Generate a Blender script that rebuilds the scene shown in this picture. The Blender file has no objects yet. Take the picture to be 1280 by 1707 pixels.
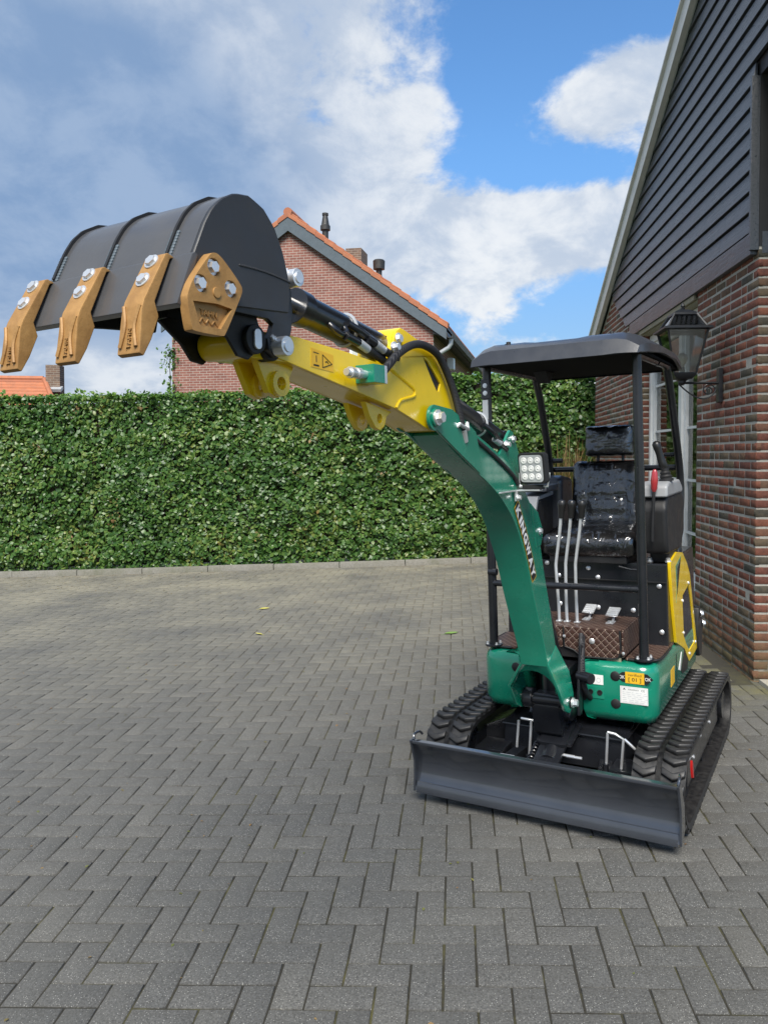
import bpy, bmesh, math, random
import numpy as np
from mathutils import Vector, Matrix, noise as mnoise
from mathutils.geometry import tessellate_polygon
R = math.radians
sc = bpy.context.scene
col = sc.collection
rng = random.Random(7)

# ------------------------------------------------------------------ camera
cam_d = bpy.data.cameras.new("camera")
cam = bpy.data.objects.new("camera", cam_d)
col.objects.link(cam)
cam_d.sensor_fit = 'VERTICAL'
cam_d.sensor_height = 36.0
cam_d.lens = 1277.6 / 1707.0 * 36.0
cam_d.shift_x = -46.4 / 1707.0
cam_d.shift_y = -56.0 / 1707.0
cam_d.clip_start = 0.05
cam_d.clip_end = 2000
cam.location = (0, 0, 1.655)
cam.rotation_euler = (R(90) - 0.0285, 0, 0)
sc.camera = cam

# ------------------------------------------------------------------ sky, sun, exposure
SUN_EL, SUN_AZ = 50.0, 183.0          # compass-style azimuth, clockwise from +Y
world = bpy.data.worlds.new("World")
sc.world = world
world.use_nodes = True
wt = world.node_tree
for n in list(wt.nodes):
    wt.nodes.remove(n)


def wnode(t, **k):
    n = wt.nodes.new(t)
    for a, b in k.items():
        setattr(n, a, b)
    return n


def wl(a, b):
    wt.links.new(a, b)


def wmath(op, a, b=None, c=None, clamp=False):
    n = wnode('ShaderNodeMath', operation=op, use_clamp=clamp)
    for i, x in enumerate((a, b, c)):
        if x is None:
            continue
        if isinstance(x, (int, float)):
            n.inputs[i].default_value = x
        else:
            wl(x, n.inputs[i])
    return n.outputs[0]


def wramp(x, a, b, c=0.0, d=1.0):
    n = wnode('ShaderNodeMapRange', interpolation_type='SMOOTHSTEP')
    wl(x, n.inputs['Value'])
    for i, v in ((1, a), (2, b), (3, c), (4, d)):
        n.inputs[i].default_value = v
    return n.outputs[0]


def wmix(fac, a, b):
    n = wnode('ShaderNodeMix', data_type='RGBA')
    for i, x in ((0, fac), (6, a), (7, b)):
        if isinstance(x, (int, float)):
            n.inputs[i].default_value = x
        elif isinstance(x, tuple):
            n.inputs[i].default_value = (*x, 1)
        else:
            wl(x, n.inputs[i])
    return n.outputs[2]


sky = wnode('ShaderNodeTexSky', sky_type='NISHITA', sun_disc=False)
sky.sun_elevation = R(SUN_EL)
sky.sun_rotation = R(SUN_AZ)
sky.air_density = 1.15
sky.dust_density = 0.6
sky.ozone_density = 2.2
tc = wnode('ShaderNodeTexCoord')
sep = wnode('ShaderNodeSeparateXYZ')
wl(tc.outputs['Generated'], sep.inputs[0])
X, Y, Z = sep.outputs
zp = wmath('ADD', wmath('MAXIMUM', Z, 0.0), 0.42)
cmb = wnode('ShaderNodeCombineXYZ')
wl(wmath('DIVIDE', X, zp), cmb.inputs[0])
wl(wmath('DIVIDE', Y, zp), cmb.inputs[1])


def wnoise(scale, detail, rough, off, dist=0.0):
    mp = wnode('ShaderNodeMapping')
    wl(cmb.outputs[0], mp.inputs[0])
    mp.inputs[1].default_value = off
    mp.inputs[3].default_value = (1.0, 0.9, 1.0)
    n = wnode('ShaderNodeTexNoise')
    wl(mp.outputs[0], n.inputs['Vector'])
    n.inputs['Scale'].default_value = scale
    n.inputs['Detail'].default_value = detail
    n.inputs['Roughness'].default_value = rough
    n.inputs['Distortion'].default_value = dist
    return n.outputs[0]


horiz = wmath('POWER', wmath('ADD', wmath('MULTIPLY', X, X), wmath('MULTIPLY', Y, Y)), 0.5)
az = wmath('DIVIDE', X, wmath('MAXIMUM', horiz, 0.05))      # -0.5 left of frame ... +0.45 right
el = wmath('DIVIDE', Z, wmath('MAXIMUM', horiz, 0.05))


def blob(a0, e0, ra, re, k, tilt=0.0):
    """soft bank of cloud (k>0) or clear patch (k<0) round one direction of the northern sky"""
    da, de = wmath('SUBTRACT', az, a0), wmath('SUBTRACT', el, e0)
    c, s_ = math.cos(tilt), math.sin(tilt)
    u = wmath('DIVIDE', wmath('ADD', wmath('MULTIPLY', da, c), wmath('MULTIPLY', de, s_)), ra)
    v = wmath('DIVIDE', wmath('SUBTRACT', wmath('MULTIPLY', de, c), wmath('MULTIPLY', da, s_)), re)
    q = wmath('ADD', wmath('MULTIPLY', u, u), wmath('MULTIPLY', v, v))
    g = wmath('EXPONENT', wmath('MULTIPLY', q, -1.0))
    north = wramp(Y, 0.0, 0.35)
    return wmath('MULTIPLY', wmath('MULTIPLY', g, north), k)


def wsum(*a):
    r = a[0]
    for x in a[1:]:
        r = wmath('ADD', r, x)
    return r


n1 = wnoise(1.7, 10, 0.56, (3.7, 1.9, 0.0), 0.25)
n2 = wnoise(1.0, 4, 0.5, (8.1, 5.3, 2.0), 0.1)
n3 = wnoise(6.5, 10, 0.62, (1.3, 7.7, 4.0), 0.2)
bias = wsum(wramp(az, -0.12, 0.22, 0.17, -0.02),
            blob(0.12, 0.52, 0.09, 0.16, -0.26), blob(0.36, 0.60, 0.20, 0.10, -0.26),
            blob(0.20, 0.365, 0.12, 0.035, -0.20), blob(0.25, 0.455, 0.20, 0.055, 0.27, 0.55),
            blob(0.14, 0.265, 0.24, 0.085, 0.24), blob(0.24, 0.20, 0.10, 0.030, -0.16), blob(0.04, 0.36, 0.10, 0.05, -0.09),
            blob(-0.40, 0.12, 0.18, 0.035, -0.10), blob(-0.40, 0.30, 0.28, 0.16, 0.22))
lowc = wramp(el, 0.03, 0.26, 0.10, 0.0)
cov = wsum(n1, bias, lowc, wmath('MULTIPLY', wmath('SUBTRACT', n3, 0.5), 0.48))
mask = wramp(cov, 0.485, 0.60)
# slate underside of the cloud bank on the left, white sunlit tops elsewhere
leftness = wmath('MULTIPLY', wramp(az, -0.46, 0.04, 1.0, 0.0), wramp(el, 0.09, 0.24, 0.15, 1.0))
dark = wsum(wmath('MULTIPLY', leftness, wramp(n2, 0.30, 0.62, 0.35, 0.75)), blob(-0.38, 0.32, 0.26, 0.17, 0.75), wmath('MULTIPLY', wramp(n1, 0.45, 0.62, 0.0, 0.22), wramp(az, -0.3, 0.2, 1.0, 0.2)))
dark = wmath('MINIMUM', wmath('MAXIMUM', dark, 0.0), 1.0)
puff = wramp(n3, 0.36, 0.64)
lit = wmix(puff, (4.0, 4.6, 5.5), (6.4, 6.6, 6.8))
shade = wmix(puff, (1.70, 2.60, 4.15), (2.45, 3.30, 4.70))
ccol = wmix(dark, lit, shade)
gain = wnode('ShaderNodeMix', data_type='RGBA', blend_type='MULTIPLY')
gain.inputs[0].default_value = 1.0
wl(sky.outputs[0], gain.inputs[6])
wl(wmix(wramp(el, 0.02, 0.42), (0.56, 0.64, 0.80), (0.78, 1.16, 1.46)), gain.inputs[7])
tot = wmix(wmath('MULTIPLY', mask, 0.96), gain.outputs[2], ccol)
bg = wnode('ShaderNodeBackground')
wl(tot, bg.inputs[0])
bg.inputs[1].default_value = 0.1
wo = wnode('ShaderNodeOutputWorld')
wl(bg.outputs[0], wo.inputs[0])

sun_d = bpy.data.lights.new("sun", 'SUN')
sun_d.energy = 4.4
sun_d.angle = R(30)
sun_d.color = (1.0, 0.95, 0.87)
sun = bpy.data.objects.new("sun", sun_d)
col.objects.link(sun)
sd = Vector((math.sin(R(SUN_AZ)) * math.cos(R(SUN_EL)), math.cos(R(SUN_AZ)) * math.cos(R(SUN_EL)), math.sin(R(SUN_EL))))
sun.rotation_euler = sd.to_track_quat('Z', 'Y').to_euler()
sun.location = sd * 30
vs = sc.view_settings
vs.view_transform = 'Standard'
vs.look = 'None'
vs.exposure = 0.48
vs.gamma = 1.0
vs.use_curve_mapping = False


# ------------------------------------------------------------------ helpers: materials
class Mat:
    """small node-graph helper round one Principled material"""

    def __init__(s, name):
        s.m = bpy.data.materials.new(name)
        s.m.use_nodes = True
        s.t = s.m.node_tree
        s.b = s.t.nodes['Principled BSDF']
        s.out = s.t.nodes['Material Output']

    def n(s, typ, **k):
        x = s.t.nodes.new(typ)
        for a, b in k.items():
            setattr(x, a, b)
        return x

    def put(s, sock, v):
        if isinstance(v, bpy.types.NodeSocket):
            s.t.links.new(v, sock)
        elif isinstance(v, tuple) and len(v) == 3 and sock.type == 'RGBA':
            sock.default_value = (*v, 1)
        else:
            sock.default_value = v

    def set(s, **k):
        for a, b in k.items():
            s.put(s.b.inputs[a.replace('_', ' ')], b)
        return s

    def coord(s, which='Object', scale=(1, 1, 1), loc=(0, 0, 0), rot=(0, 0, 0)):
        c = s.n('ShaderNodeTexCoord')
        mp = s.n('ShaderNodeMapping')
        s.t.links.new(c.outputs[which], mp.inputs[0])
        mp.inputs[1].default_value = loc
        mp.inputs[2].default_value = rot
        mp.inputs[3].default_value = scale
        return mp.outputs[0]

    def noise(s, vec, scale, detail=4, rough=0.55, dist=0.0):
        x = s.n('ShaderNodeTexNoise')
        s.put(x.inputs['Vector'], vec)
        x.inputs['Scale'].default_value = scale
        x.inputs['Detail'].default_value = detail
        x.inputs['Roughness'].default_value = rough
        x.inputs['Distortion'].default_value = dist
        return x.outputs[0]

    def ramp(s, x, a, b, c=0.0, d=1.0):
        r = s.n('ShaderNodeMapRange')
        s.put(r.inputs[0], x)
        for i, v in ((1, a), (2, b), (3, c), (4, d)):
            s.put(r.inputs[i], v)
        return r.outputs[0]

    def math(s, op, a, b=None, c=None):
        x = s.n('ShaderNodeMath', operation=op)
        for i, v in enumerate((a, b, c)):
            if v is not None:
                s.put(x.inputs[i], v)
        return x.outputs[0]

    def mix(s, f, a, b, mode='MIX'):
        x = s.n('ShaderNodeMix', data_type='RGBA', blend_type=mode)
        for i, v in ((0, f), (6, a), (7, b)):
            s.put(x.inputs[i], v)
        return x.outputs[2]

    def cramp(s, x, stops, interp='LINEAR'):
        r = s.n('ShaderNodeValToRGB')
        s.put(r.inputs[0], x)
        e = r.color_ramp.elements
        r.color_ramp.interpolation = interp
        while len(e) < len(stops):
            e.new(0.5)
        for el, (p, c) in zip(e, stops):
            el.position = p
            el.color = (*c, 1)
        return r.outputs[0]

    def bump(s, h, strength=0.3, dist=0.01):
        x = s.n('ShaderNodeBump')
        s.put(x.inputs['Height'], h)
        x.inputs['Strength'].default_value = strength
        x.inputs['Distance'].default_value = dist
        s.put(s.b.inputs['Normal'], x.outputs[0])
        return s

    def rnd(s):
        """one random number for each piece, whether single or joined"""
        oi = s.n('ShaderNodeObjectInfo').outputs['Random']
        ge = s.n('ShaderNodeNewGeometry').outputs['Random Per Island']
        return s.math('FRACT', s.math('ADD', oi, ge))


def paint(name, c, rough=0.3, coat=0.4, metal=0.0, peel=0.04, dust=0.0):
    m = Mat(name)
    v = m.coord()
    n = m.noise(v, 9, 5)
    base = m.mix(m.ramp(n, 0.35, 0.7, 0, 1), c, tuple(x * 0.86 for x in c))
    if dust:
        d = m.ramp(m.noise(v, 3.5, 8, 0.7), 0.48, 0.75, 0, dust)
        base = m.mix(d, base, (0.22, 0.2, 0.17))
    m.set(Base_Color=base, Roughness=m.ramp(m.noise(v, 14, 4), 0.3, 0.7, rough * 0.8, rough * 1.25),
          Metallic=metal, Coat_Weight=coat, Coat_Roughness=0.12)
    if peel:
        m.bump(m.noise(v, 120, 2), peel, 0.002)
    return m.m


M = {}
M['green'] = paint('green_paint', (0.005, 0.205, 0.125), 0.24, 0.8, dust=0.05)
M['yellow'] = paint('yellow_paint', (0.84, 0.57, 0.005), 0.30, 0.5, dust=0.05)
M['black'] = paint('black_paint', (0.010, 0.011, 0.014), 0.30, 0.35)
M['matt_black'] = paint('matt_black_steel', (0.012, 0.012, 0.013), 0.55, 0.0, peel=0.1)
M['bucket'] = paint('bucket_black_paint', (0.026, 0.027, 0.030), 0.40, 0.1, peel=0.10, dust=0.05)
M['blade'] = paint('blade_black_paint', (0.062, 0.070, 0.086), 0.20, 1.0, metal=0.55, peel=0.02, dust=0.02)
M['shell'] = paint('bucket_shell_lit_paint', (0.066, 0.067, 0.071), 0.36, 0.25, peel=0.10, dust=0.10)  # bucket black made lighter: sky sheen on shell and lip put into the colour
M['plastic'] = paint('dark_grey_plastic', (0.034, 0.037, 0.045), 0.34, 0.3, peel=0.10)
M['grey_plastic'] = paint('light_grey_plastic', (0.30, 0.31, 0.32), 0.45, 0.0, peel=0.1)
M['zinc'] = paint('zinc_plated_steel', (0.82, 0.83, 0.84), 0.34, 0.0, metal=0.75, peel=0.06)
M['chrome'] = paint('chromed_rod', (0.78, 0.78, 0.78), 0.10, 0.0, metal=1.0, peel=0.0)
M['knob'] = paint('black_knob', (0.012, 0.012, 0.012), 0.35, 0.1, peel=0.0)
M['white'] = paint('white_print', (0.78, 0.78, 0.76), 0.45, 0.0, peel=0.0)
M['ink'] = paint('black_print', (0.012, 0.012, 0.012), 0.5, 0.0, peel=0.0)
M['lens'] = paint('frosted_lens', (0.42, 0.43, 0.44), 0.2, 0.6, peel=0.0)
M['label_yellow'] = paint('yellow_label', (0.78, 0.45, 0.02), 0.42, 0.1, peel=0.0)
M['red'] = paint('red_plastic', (0.45, 0.012, 0.012), 0.35, 0.2, peel=0.0)
M['redwrap'] = paint('red_film', (0.35, 0.03, 0.035), 0.16, 0.8, peel=0.5)
M['white_frame'] = paint('white_window_paint', (0.76, 0.77, 0.75), 0.4, 0.1, peel=0.03)
M['trim'] = paint('pale_grey_verge_paint', (0.70, 0.71, 0.68), 0.5, 0.0, peel=0.05, dust=0.1)
M['iron'] = paint('wrought_iron_paint', (0.012, 0.014, 0.018), 0.42, 0.1, peel=0.15)
M['barge'] = paint('slate_grey_board_paint', (0.085, 0.11, 0.13), 0.5, 0.0, peel=0.1)
M['gutter'] = paint('black_gutter', (0.025, 0.026, 0.026), 0.5, 0.0, peel=0.1, dust=0.2)
M['galv'] = paint('grey_downpipe', (0.48, 0.50, 0.52), 0.4, 0.0, metal=0.3, peel=0.05)

m = Mat('dull_black_lining')
m.set(Base_Color=(0.008, 0.008, 0.009), Roughness=0.9, Specular_IOR_Level=0.08)
M['lining'] = m.m

m = Mat('cast_bronze_paint')
v = m.coord()
nn = m.noise(v, 60, 6, 0.65)
n2_ = m.noise(v, 14, 5, 0.6)
m.set(Base_Color=m.mix(m.ramp(n2_, 0.42, 0.72), m.mix(m.ramp(nn, 0.3, 0.75), (0.42, 0.235, 0.082), (0.33, 0.178, 0.058)), (0.24, 0.124, 0.041)),
      Roughness=0.55, Metallic=0.12, Specular_IOR_Level=0.4).bump(nn, 0.35, 0.003)
M['bronze'] = m.m

m = Mat('track_rubber')
v = m.coord()
nn = m.noise(v, 40, 6, 0.6)
m.set(Base_Color=m.mix(m.ramp(nn, 0.4, 0.75), (0.012, 0.012, 0.013), (0.030, 0.029, 0.028)), Roughness=m.ramp(nn, 0.3, 0.7, 0.38, 0.6)).bump(nn, 0.15, 0.003)
M['rubber'] = m.m

m = Mat('braided_hose')
v = m.coord()
w = m.n('ShaderNodeTexWave', wave_type='BANDS', bands_direction='DIAGONAL')
m.put(w.inputs[0], v)
w.inputs['Scale'].default_value = 90
m.set(Base_Color=(0.010, 0.010, 0.012), Roughness=0.55).bump(w.outputs[1], 0.6, 0.003)
M['hose'] = m.m

# seat vinyl and the loose protective film over it
m = Mat('black_vinyl')
v = m.coord()
m.set(Base_Color=(0.010, 0.010, 0.011), Roughness=0.42).bump(m.noise(v, 220, 3), 0.2, 0.002)
M['vinyl'] = m.m
m = Mat('clear_plastic_film')
v = m.coord(scale=(1.0, 1.7, 0.8), rot=(0.6, 0.2, 0.25))
w1 = m.noise(v, 5.0, 3, 0.45, 1.3)
rid = m.math('ABSOLUTE', m.math('SUBTRACT', w1, 0.5))
v2 = m.coord(scale=(1.4, 0.8, 1.8), rot=(-0.5, 0.4, 0.9))
w2 = m.noise(v2, 7, 2, 0.4, 0.9)
rid2 = m.math('ABSOLUTE', m.math('SUBTRACT', w2, 0.5))
hgt = m.math('ADD', m.ramp(rid, 0.0, 0.13, 1, 0), m.math('MULTIPLY', m.ramp(rid2, 0.0, 0.10, 1, 0), 0.4))
bp = m.n('ShaderNodeBump')
m.put(bp.inputs['Height'], hgt)
bp.inputs['Strength'].default_value = 0.4
bp.inputs['Distance'].default_value = 0.011
gl = m.n('ShaderNodeBsdfGlossy')
gl.inputs['Color'].default_value = (0.95, 0.97, 1.0, 1)
gl.inputs['Roughness'].default_value = 0.16
m.put(gl.inputs['Normal'], bp.outputs[0])
tr = m.n('ShaderNodeBsdfTransparent')
fr = m.n('ShaderNodeFresnel')
fr.inputs['IOR'].default_value = 1.55
m.put(fr.inputs['Normal'], bp.outputs[0])
mx = m.n('ShaderNodeMixShader')
m.put(mx.inputs[0], m.ramp(fr.outputs[0], 0.0, 1.0, 0.05, 1.0))
m.put(mx.inputs[1], tr.outputs[0])
m.put(mx.inputs[2], gl.outputs[0])
m.put(m.out.inputs[0], mx.outputs[0])
M['film'] = m.m

# quilted brown floor mat with pale cross stitching
def quilt(name, rot):
    m = Mat(name)
    v = m.coord(scale=(1, 1, 1), rot=rot)
    sp = m.n('ShaderNodeSeparateXYZ')
    m.put(sp.inputs[0], v)
    p = 0.040

    def tri(a, b):
        q = m.math('ADD', a, b)
        return m.math('ABSOLUTE', m.math('SUBTRACT', m.math('FRACT', m.math('DIVIDE', q, p)), 0.5))
    d1 = tri(sp.outputs[0], sp.outputs[1])
    d2 = tri(sp.outputs[0], m.math('MULTIPLY', sp.outputs[1], -1.0))
    dmx = m.math('MAXIMUM', d1, d2)
    line = m.ramp(dmx, 0.466, 0.484)
    dash = m.ramp(m.math('ABSOLUTE', m.math('SUBTRACT', m.math('FRACT', m.math('MULTIPLY', sp.outputs[0], 140)), 0.5)), 0.12, 0.2)
    st = m.math('MULTIPLY', line, dash)
    nz = m.noise(m.coord(), 70, 4)
    c = m.mix(m.ramp(nz, 0.35, 0.7), (0.060, 0.030, 0.022), (0.042, 0.020, 0.015))
    m.set(Base_Color=m.mix(st, c, (0.46, 0.36, 0.28)), Roughness=0.42)
    m.bump(m.ramp(dmx, 0.25, 0.5, 1, 0), 0.45, 0.006)
    return m.m


M['quilt_top'] = quilt('quilted_brown_leatherette', (0, 0, 0))
M['quilt_front'] = quilt('quilted_brown_leatherette_front', (0, R(90), 0))
M['quilt_side'] = quilt('quilted_brown_leatherette_side', (R(90), 0, 0))

# ---- ground, brick, foliage
m = Mat('grey_concrete_paver')
v = m.coord('Object')
geo = m.n('ShaderNodeNewGeometry')
pos = geo.outputs['Position']
r = m.rnd()
vo = m.n('ShaderNodeTexVoronoi', feature='F1')
m.put(vo.inputs['Vector'], pos)
vo.inputs['Scale'].default_value = 140
sp = m.n('ShaderNodeSeparateColor')
m.put(sp.inputs[0], vo.outputs['Color'])
speck = m.math('MULTIPLY', m.ramp(vo.outputs['Distance'], 0.30, 0.12), m.ramp(sp.outputs[0], 0.55, 0.7))
fine = m.noise(pos, 150, 6, 0.75)
base = m.cramp(r, [(0.0, (0.076, 0.076, 0.074)), (0.4, (0.084, 0.084, 0.081)), (0.8, (0.090, 0.089, 0.085)), (1.0, (0.104, 0.102, 0.095))])
base = m.mix(m.ramp(fine, 0.36, 0.64), m.mix(1.0, base, (0.42, 0.42, 0.42), 'MULTIPLY'), m.mix(1.0, base, (1.55, 1.55, 1.53), 'MULTIPLY'))
mid = m.noise(pos, 22, 5, 0.6)
base = m.mix(m.ramp(mid, 0.35, 0.68, 0, 0.4), base, m.mix(1.0, base, (0.7, 0.7, 0.7), 'MULTIPLY'))
base = m.mix(m.math('MULTIPLY', speck, 0.8), base, (0.50, 0.49, 0.45))
big = m.noise(pos, 0.9, 6, 0.62)
base = m.mix(m.ramp(big, 0.42, 0.72, 0, 0.25), base, (0.110, 0.106, 0.090))
stain = m.noise(pos, 2.3, 7, 0.7)
base = m.mix(m.ramp(stain, 0.58, 0.78, 0, 0.30), base, (0.055, 0.056, 0.057))
sx = m.n('ShaderNodeSeparateXYZ')
m.put(sx.inputs[0], pos)
# sandy, mossy drift along wall foot and far kerb; grazing light on far pavers painted in
far = m.math('MULTIPLY', m.ramp(sx.outputs[1], 4.0, 10.5), m.ramp(m.noise(pos, 1.1, 7, 0.68), 0.30, 0.64))
base = m.mix(m.math('MULTIPLY', far, 0.85), base, (0.25, 0.23, 0.17))
wallm = m.math('MULTIPLY', m.math('MULTIPLY', m.ramp(sx.outputs[0], 1.75, 2.35), m.ramp(sx.outputs[1], 4.6, 5.3)), m.ramp(m.noise(pos, 4, 6, 0.65), 0.36, 0.6))
base = m.mix(m.math('MULTIPLY', wallm, 0.8), base, (0.17, 0.155, 0.035))
m.set(Base_Color=base, Roughness=m.ramp(fine, 0.3, 0.7, 0.62, 0.85), Specular_IOR_Level=0.35, Sheen_Weight=0.12, Sheen_Roughness=0.6, Sheen_Tint=(0.62, 0.60, 0.54))
m.bump(m.math('ADD', fine, m.math('MULTIPLY', speck, 0.5)), 0.9, 0.004)
M['paver'] = m.m

m = Mat('joint_sand')
geo = m.n('ShaderNodeNewGeometry')
pos = geo.outputs['Position']
fine = m.noise(pos, 180, 5, 0.7)
sx = m.n('ShaderNodeSeparateXYZ')
m.put(sx.inputs[0], pos)
base = m.mix(m.ramp(fine, 0.3, 0.7), (0.016, 0.015, 0.012), (0.032, 0.030, 0.021))
base = m.mix(m.ramp(m.noise(pos, 3.0, 6, 0.7), 0.5, 0.7), base, (0.085, 0.080, 0.025))
base = m.mix(m.ramp(sx.outputs[1], 4.5, 10.5, 0, 0.85), base, (0.18, 0.16, 0.12))  # joints pale with distance too, grazing light put into the colour
m.set(Base_Color=base, Roughness=0.9).bump(fine, 0.5, 0.004)
M['sand'] = m.m

m = Mat('pale_concrete')
geo = m.n('ShaderNodeNewGeometry')
pos = geo.outputs['Position']
fine = m.noise(pos, 45, 8, 0.7)
base = m.mix(m.ramp(fine, 0.3, 0.7), (0.15, 0.145, 0.125), (0.26, 0.25, 0.22))
base = m.mix(m.ramp(m.noise(pos, 2.2, 6, 0.7), 0.45, 0.7, 0, 0.7), base, (0.10, 0.105, 0.06))
m.set(Base_Color=base, Roughness=0.85).bump(fine, 0.4, 0.004)
M['concrete'] = m.m

m = Mat('cream_threshold_stone')
geo = m.n('ShaderNodeNewGeometry')
pos = geo.outputs['Position']
fine = m.noise(pos, 60, 8, 0.7)
m.set(Base_Color=m.mix(m.ramp(fine, 0.3, 0.7), (0.36, 0.33, 0.26), (0.50, 0.47, 0.39)), Roughness=0.8).bump(fine, 0.3, 0.003)
M['threshold'] = m.m

m = Mat('multi_red_brick')
geo = m.n('ShaderNodeNewGeometry')
pos = geo.outputs['Position']
r = m.rnd()
base = m.cramp(r, [(0.0, (0.189, 0.071, 0.059)), (0.20, (0.217, 0.081, 0.063)), (0.40, (0.165, 0.061, 0.054)), (0.56, (0.201, 0.095, 0.073)),
                   (0.70, (0.156, 0.09, 0.071)), (0.82, (0.137, 0.1, 0.081)), (0.92, (0.088, 0.074, 0.068)), (0.97, (0.070, 0.066, 0.064))], 'CONSTANT')
base = m.mix(1.0, base, (1.0, 1.04, 0.84), 'MULTIPLY')
nb = m.noise(pos, 28, 7, 0.68)
base = m.mix(m.ramp(nb, 0.35, 0.72), m.mix(1.0, base, (1.2, 1.15, 1.1), 'MULTIPLY'), m.mix(1.0, base, (0.55, 0.62, 0.68), 'MULTIPLY'))
base = m.mix(m.ramp(m.noise(pos, 95, 4, 0.7), 0.60, 0.78, 0, 0.5), base, (0.30, 0.25, 0.21))
sx = m.n('ShaderNodeSeparateXYZ')
m.put(sx.inputs[0], pos)
mo = m.math('MULTIPLY', m.ramp(sx.outputs[2], 0.55, 0.12), m.ramp(m.noise(pos, 5, 6, 0.7), 0.30, 0.58))
base = m.mix(m.math('MULTIPLY', mo, 0.85), base, (0.13, 0.115, 0.055))
m.set(Base_Color=base, Roughness=0.82, Specular_IOR_Level=0.3).bump(m.noise(pos, 70, 7, 0.72), 0.8, 0.006)
M['brick'] = m.m

m = Mat('pale_mortar')
geo = m.n('ShaderNodeNewGeometry')
pos = geo.outputs['Position']
nb = m.noise(pos, 40, 7, 0.7)
base = m.mix(m.ramp(nb, 0.3, 0.7), (0.37, 0.35, 0.30), (0.49, 0.47, 0.41))
sx = m.n('ShaderNodeSeparateXYZ')
m.put(sx.inputs[0], pos)
mo = m.math('MULTIPLY', m.ramp(sx.outputs[2], 0.6, 0.2), m.ramp(m.noise(pos, 4, 6, 0.7), 0.2, 0.5))
base = m.mix(mo, base, (0.12, 0.11, 0.075))
m.set(Base_Color=base, Roughness=0.9).bump(nb, 0.6, 0.006)
M['mortar'] = m.m

m = Mat('black_stained_board')
geo = m.n('ShaderNodeNewGeometry')
pos = geo.outputs['Position']
vv = m.coord('Object', scale=(14, 1.3, 14))
g = m.noise(vv, 4, 7, 0.65)
r = m.rnd()
base = m.mix(m.ramp(g, 0.35, 0.7), (0.036, 0.041, 0.049), (0.060, 0.067, 0.078))
scr = m.ramp(m.noise(m.coord('Object', scale=(20, 2.2, 20), loc=(3, 1, 2)), 3, 4, 0.6), 0.69, 0.73, 0, 0.35)
base = m.mix(scr, base, (0.20, 0.21, 0.22))
m.set(Base_Color=base, Roughness=m.ramp(g, 0.3, 0.7, 0.24, 0.40), Specular_IOR_Level=0.8).bump(m.math('ADD', g, m.noise(pos, 3.5, 4)), 0.35, 0.012)
M['board'] = m.m

m = Mat('window_glass')
m.set(Base_Color=(0.02, 0.025, 0.027), Roughness=0.03, Specular_IOR_Level=1.0, Coat_Weight=1.0, Coat_Roughness=0.02)
M['glass'] = m.m
m = Mat('lantern_glass')
gl = m.n('ShaderNodeBsdfGlossy')
gl.inputs['Roughness'].default_value = 0.05
tr = m.n('ShaderNodeBsdfTransparent')
tr.inputs[0].default_value = (0.93, 0.95, 0.94, 1)
fr = m.n('ShaderNodeFresnel')
fr.inputs[0].default_value = 1.6
mx = m.n('ShaderNodeMixShader')
m.put(mx.inputs[0], m.ramp(fr.outputs[0], 0, 1, 0.14, 1.0))
m.put(mx.inputs[1], tr.outputs[0])
m.put(mx.inputs[2], gl.outputs[0])
m.put(m.out.inputs[0], mx.outputs[0])
M['lantern_glass'] = m.m
M['bulb'] = paint('frosted_bulb', (0.75, 0.72, 0.66), 0.2, 0.6, peel=0.0)
M['blind'] = paint('pale_blind_slat', (0.55, 0.57, 0.52), 0.5, 0.0, peel=0.0)
M['beige'] = paint('beige_soffit', (0.30, 0.28, 0.19), 0.6, 0.0, peel=0.05, dust=0.2)
M['dark_room'] = paint('dim_room_lining', (0.05, 0.05, 0.05), 0.9, 0.0, peel=0.0)


def leafmat(name, stops, rough=0.36):
    m = Mat(name)
    geo = m.n('ShaderNodeNewGeometry')
    r = geo.outputs['Random Per Island']
    big = m.noise(geo.outputs['Position'], 1.1, 4, 0.6)
    rr = m.math('ADD', m.math('MULTIPLY', r, 0.70), m.ramp(big, 0.34, 0.68, -0.06, 0.30))
    c = m.cramp(rr, stops)
    m.set(Base_Color=c, Roughness=rough, Specular_IOR_Level=0.45)
    tl = m.n('ShaderNodeBsdfTranslucent')
    m.put(tl.inputs[0], m.mix(1.0, c, (1.3, 1.5, 0.5), 'MULTIPLY'))
    mx = m.n('ShaderNodeMixShader')
    mx.inputs[0].default_value = 0.22
    m.put(mx.inputs[1], m.b.outputs[0])
    m.put(mx.inputs[2], tl.outputs[0])
    m.put(m.out.inputs[0], mx.outputs[0])
    return m.m


M['hedge'] = leafmat('hornbeam_leaves', [(0.0, (0.026, 0.072, 0.016)), (0.3, (0.044, 0.112, 0.023)), (0.58, (0.078, 0.160, 0.032)), (0.80, (0.140, 0.210, 0.048)),
                                         (0.93, (0.20, 0.22, 0.055)), (0.975, (0.28, 0.16, 0.06))])
M['fresh'] = leafmat('fresh_hedge_leaves', [(0.0, (0.045, 0.115, 0.02)), (0.5, (0.095, 0.20, 0.03)), (1.0, (0.20, 0.29, 0.06))])
M['twig'] = paint('dark_twigs', (0.030, 0.022, 0.014), 0.9, 0.0, peel=0.4)
M['straw'] = leafmat('dry_grass_blades', [(0.0, (0.07, 0.12, 0.03)), (0.3, (0.16, 0.16, 0.05)), (0.6, (0.22, 0.12, 0.05)), (1.0, (0.33, 0.25, 0.11))], 0.6)
M['leaf_yellow'] = paint('yellow_fallen_leaf', (0.48, 0.44, 0.10), 0.6, 0.0, peel=0.0)
M['leaf_green'] = paint('green_fallen_leaf', (0.14, 0.24, 0.05), 0.55, 0.0, peel=0.0)
m = Mat('rough_grass')
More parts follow.
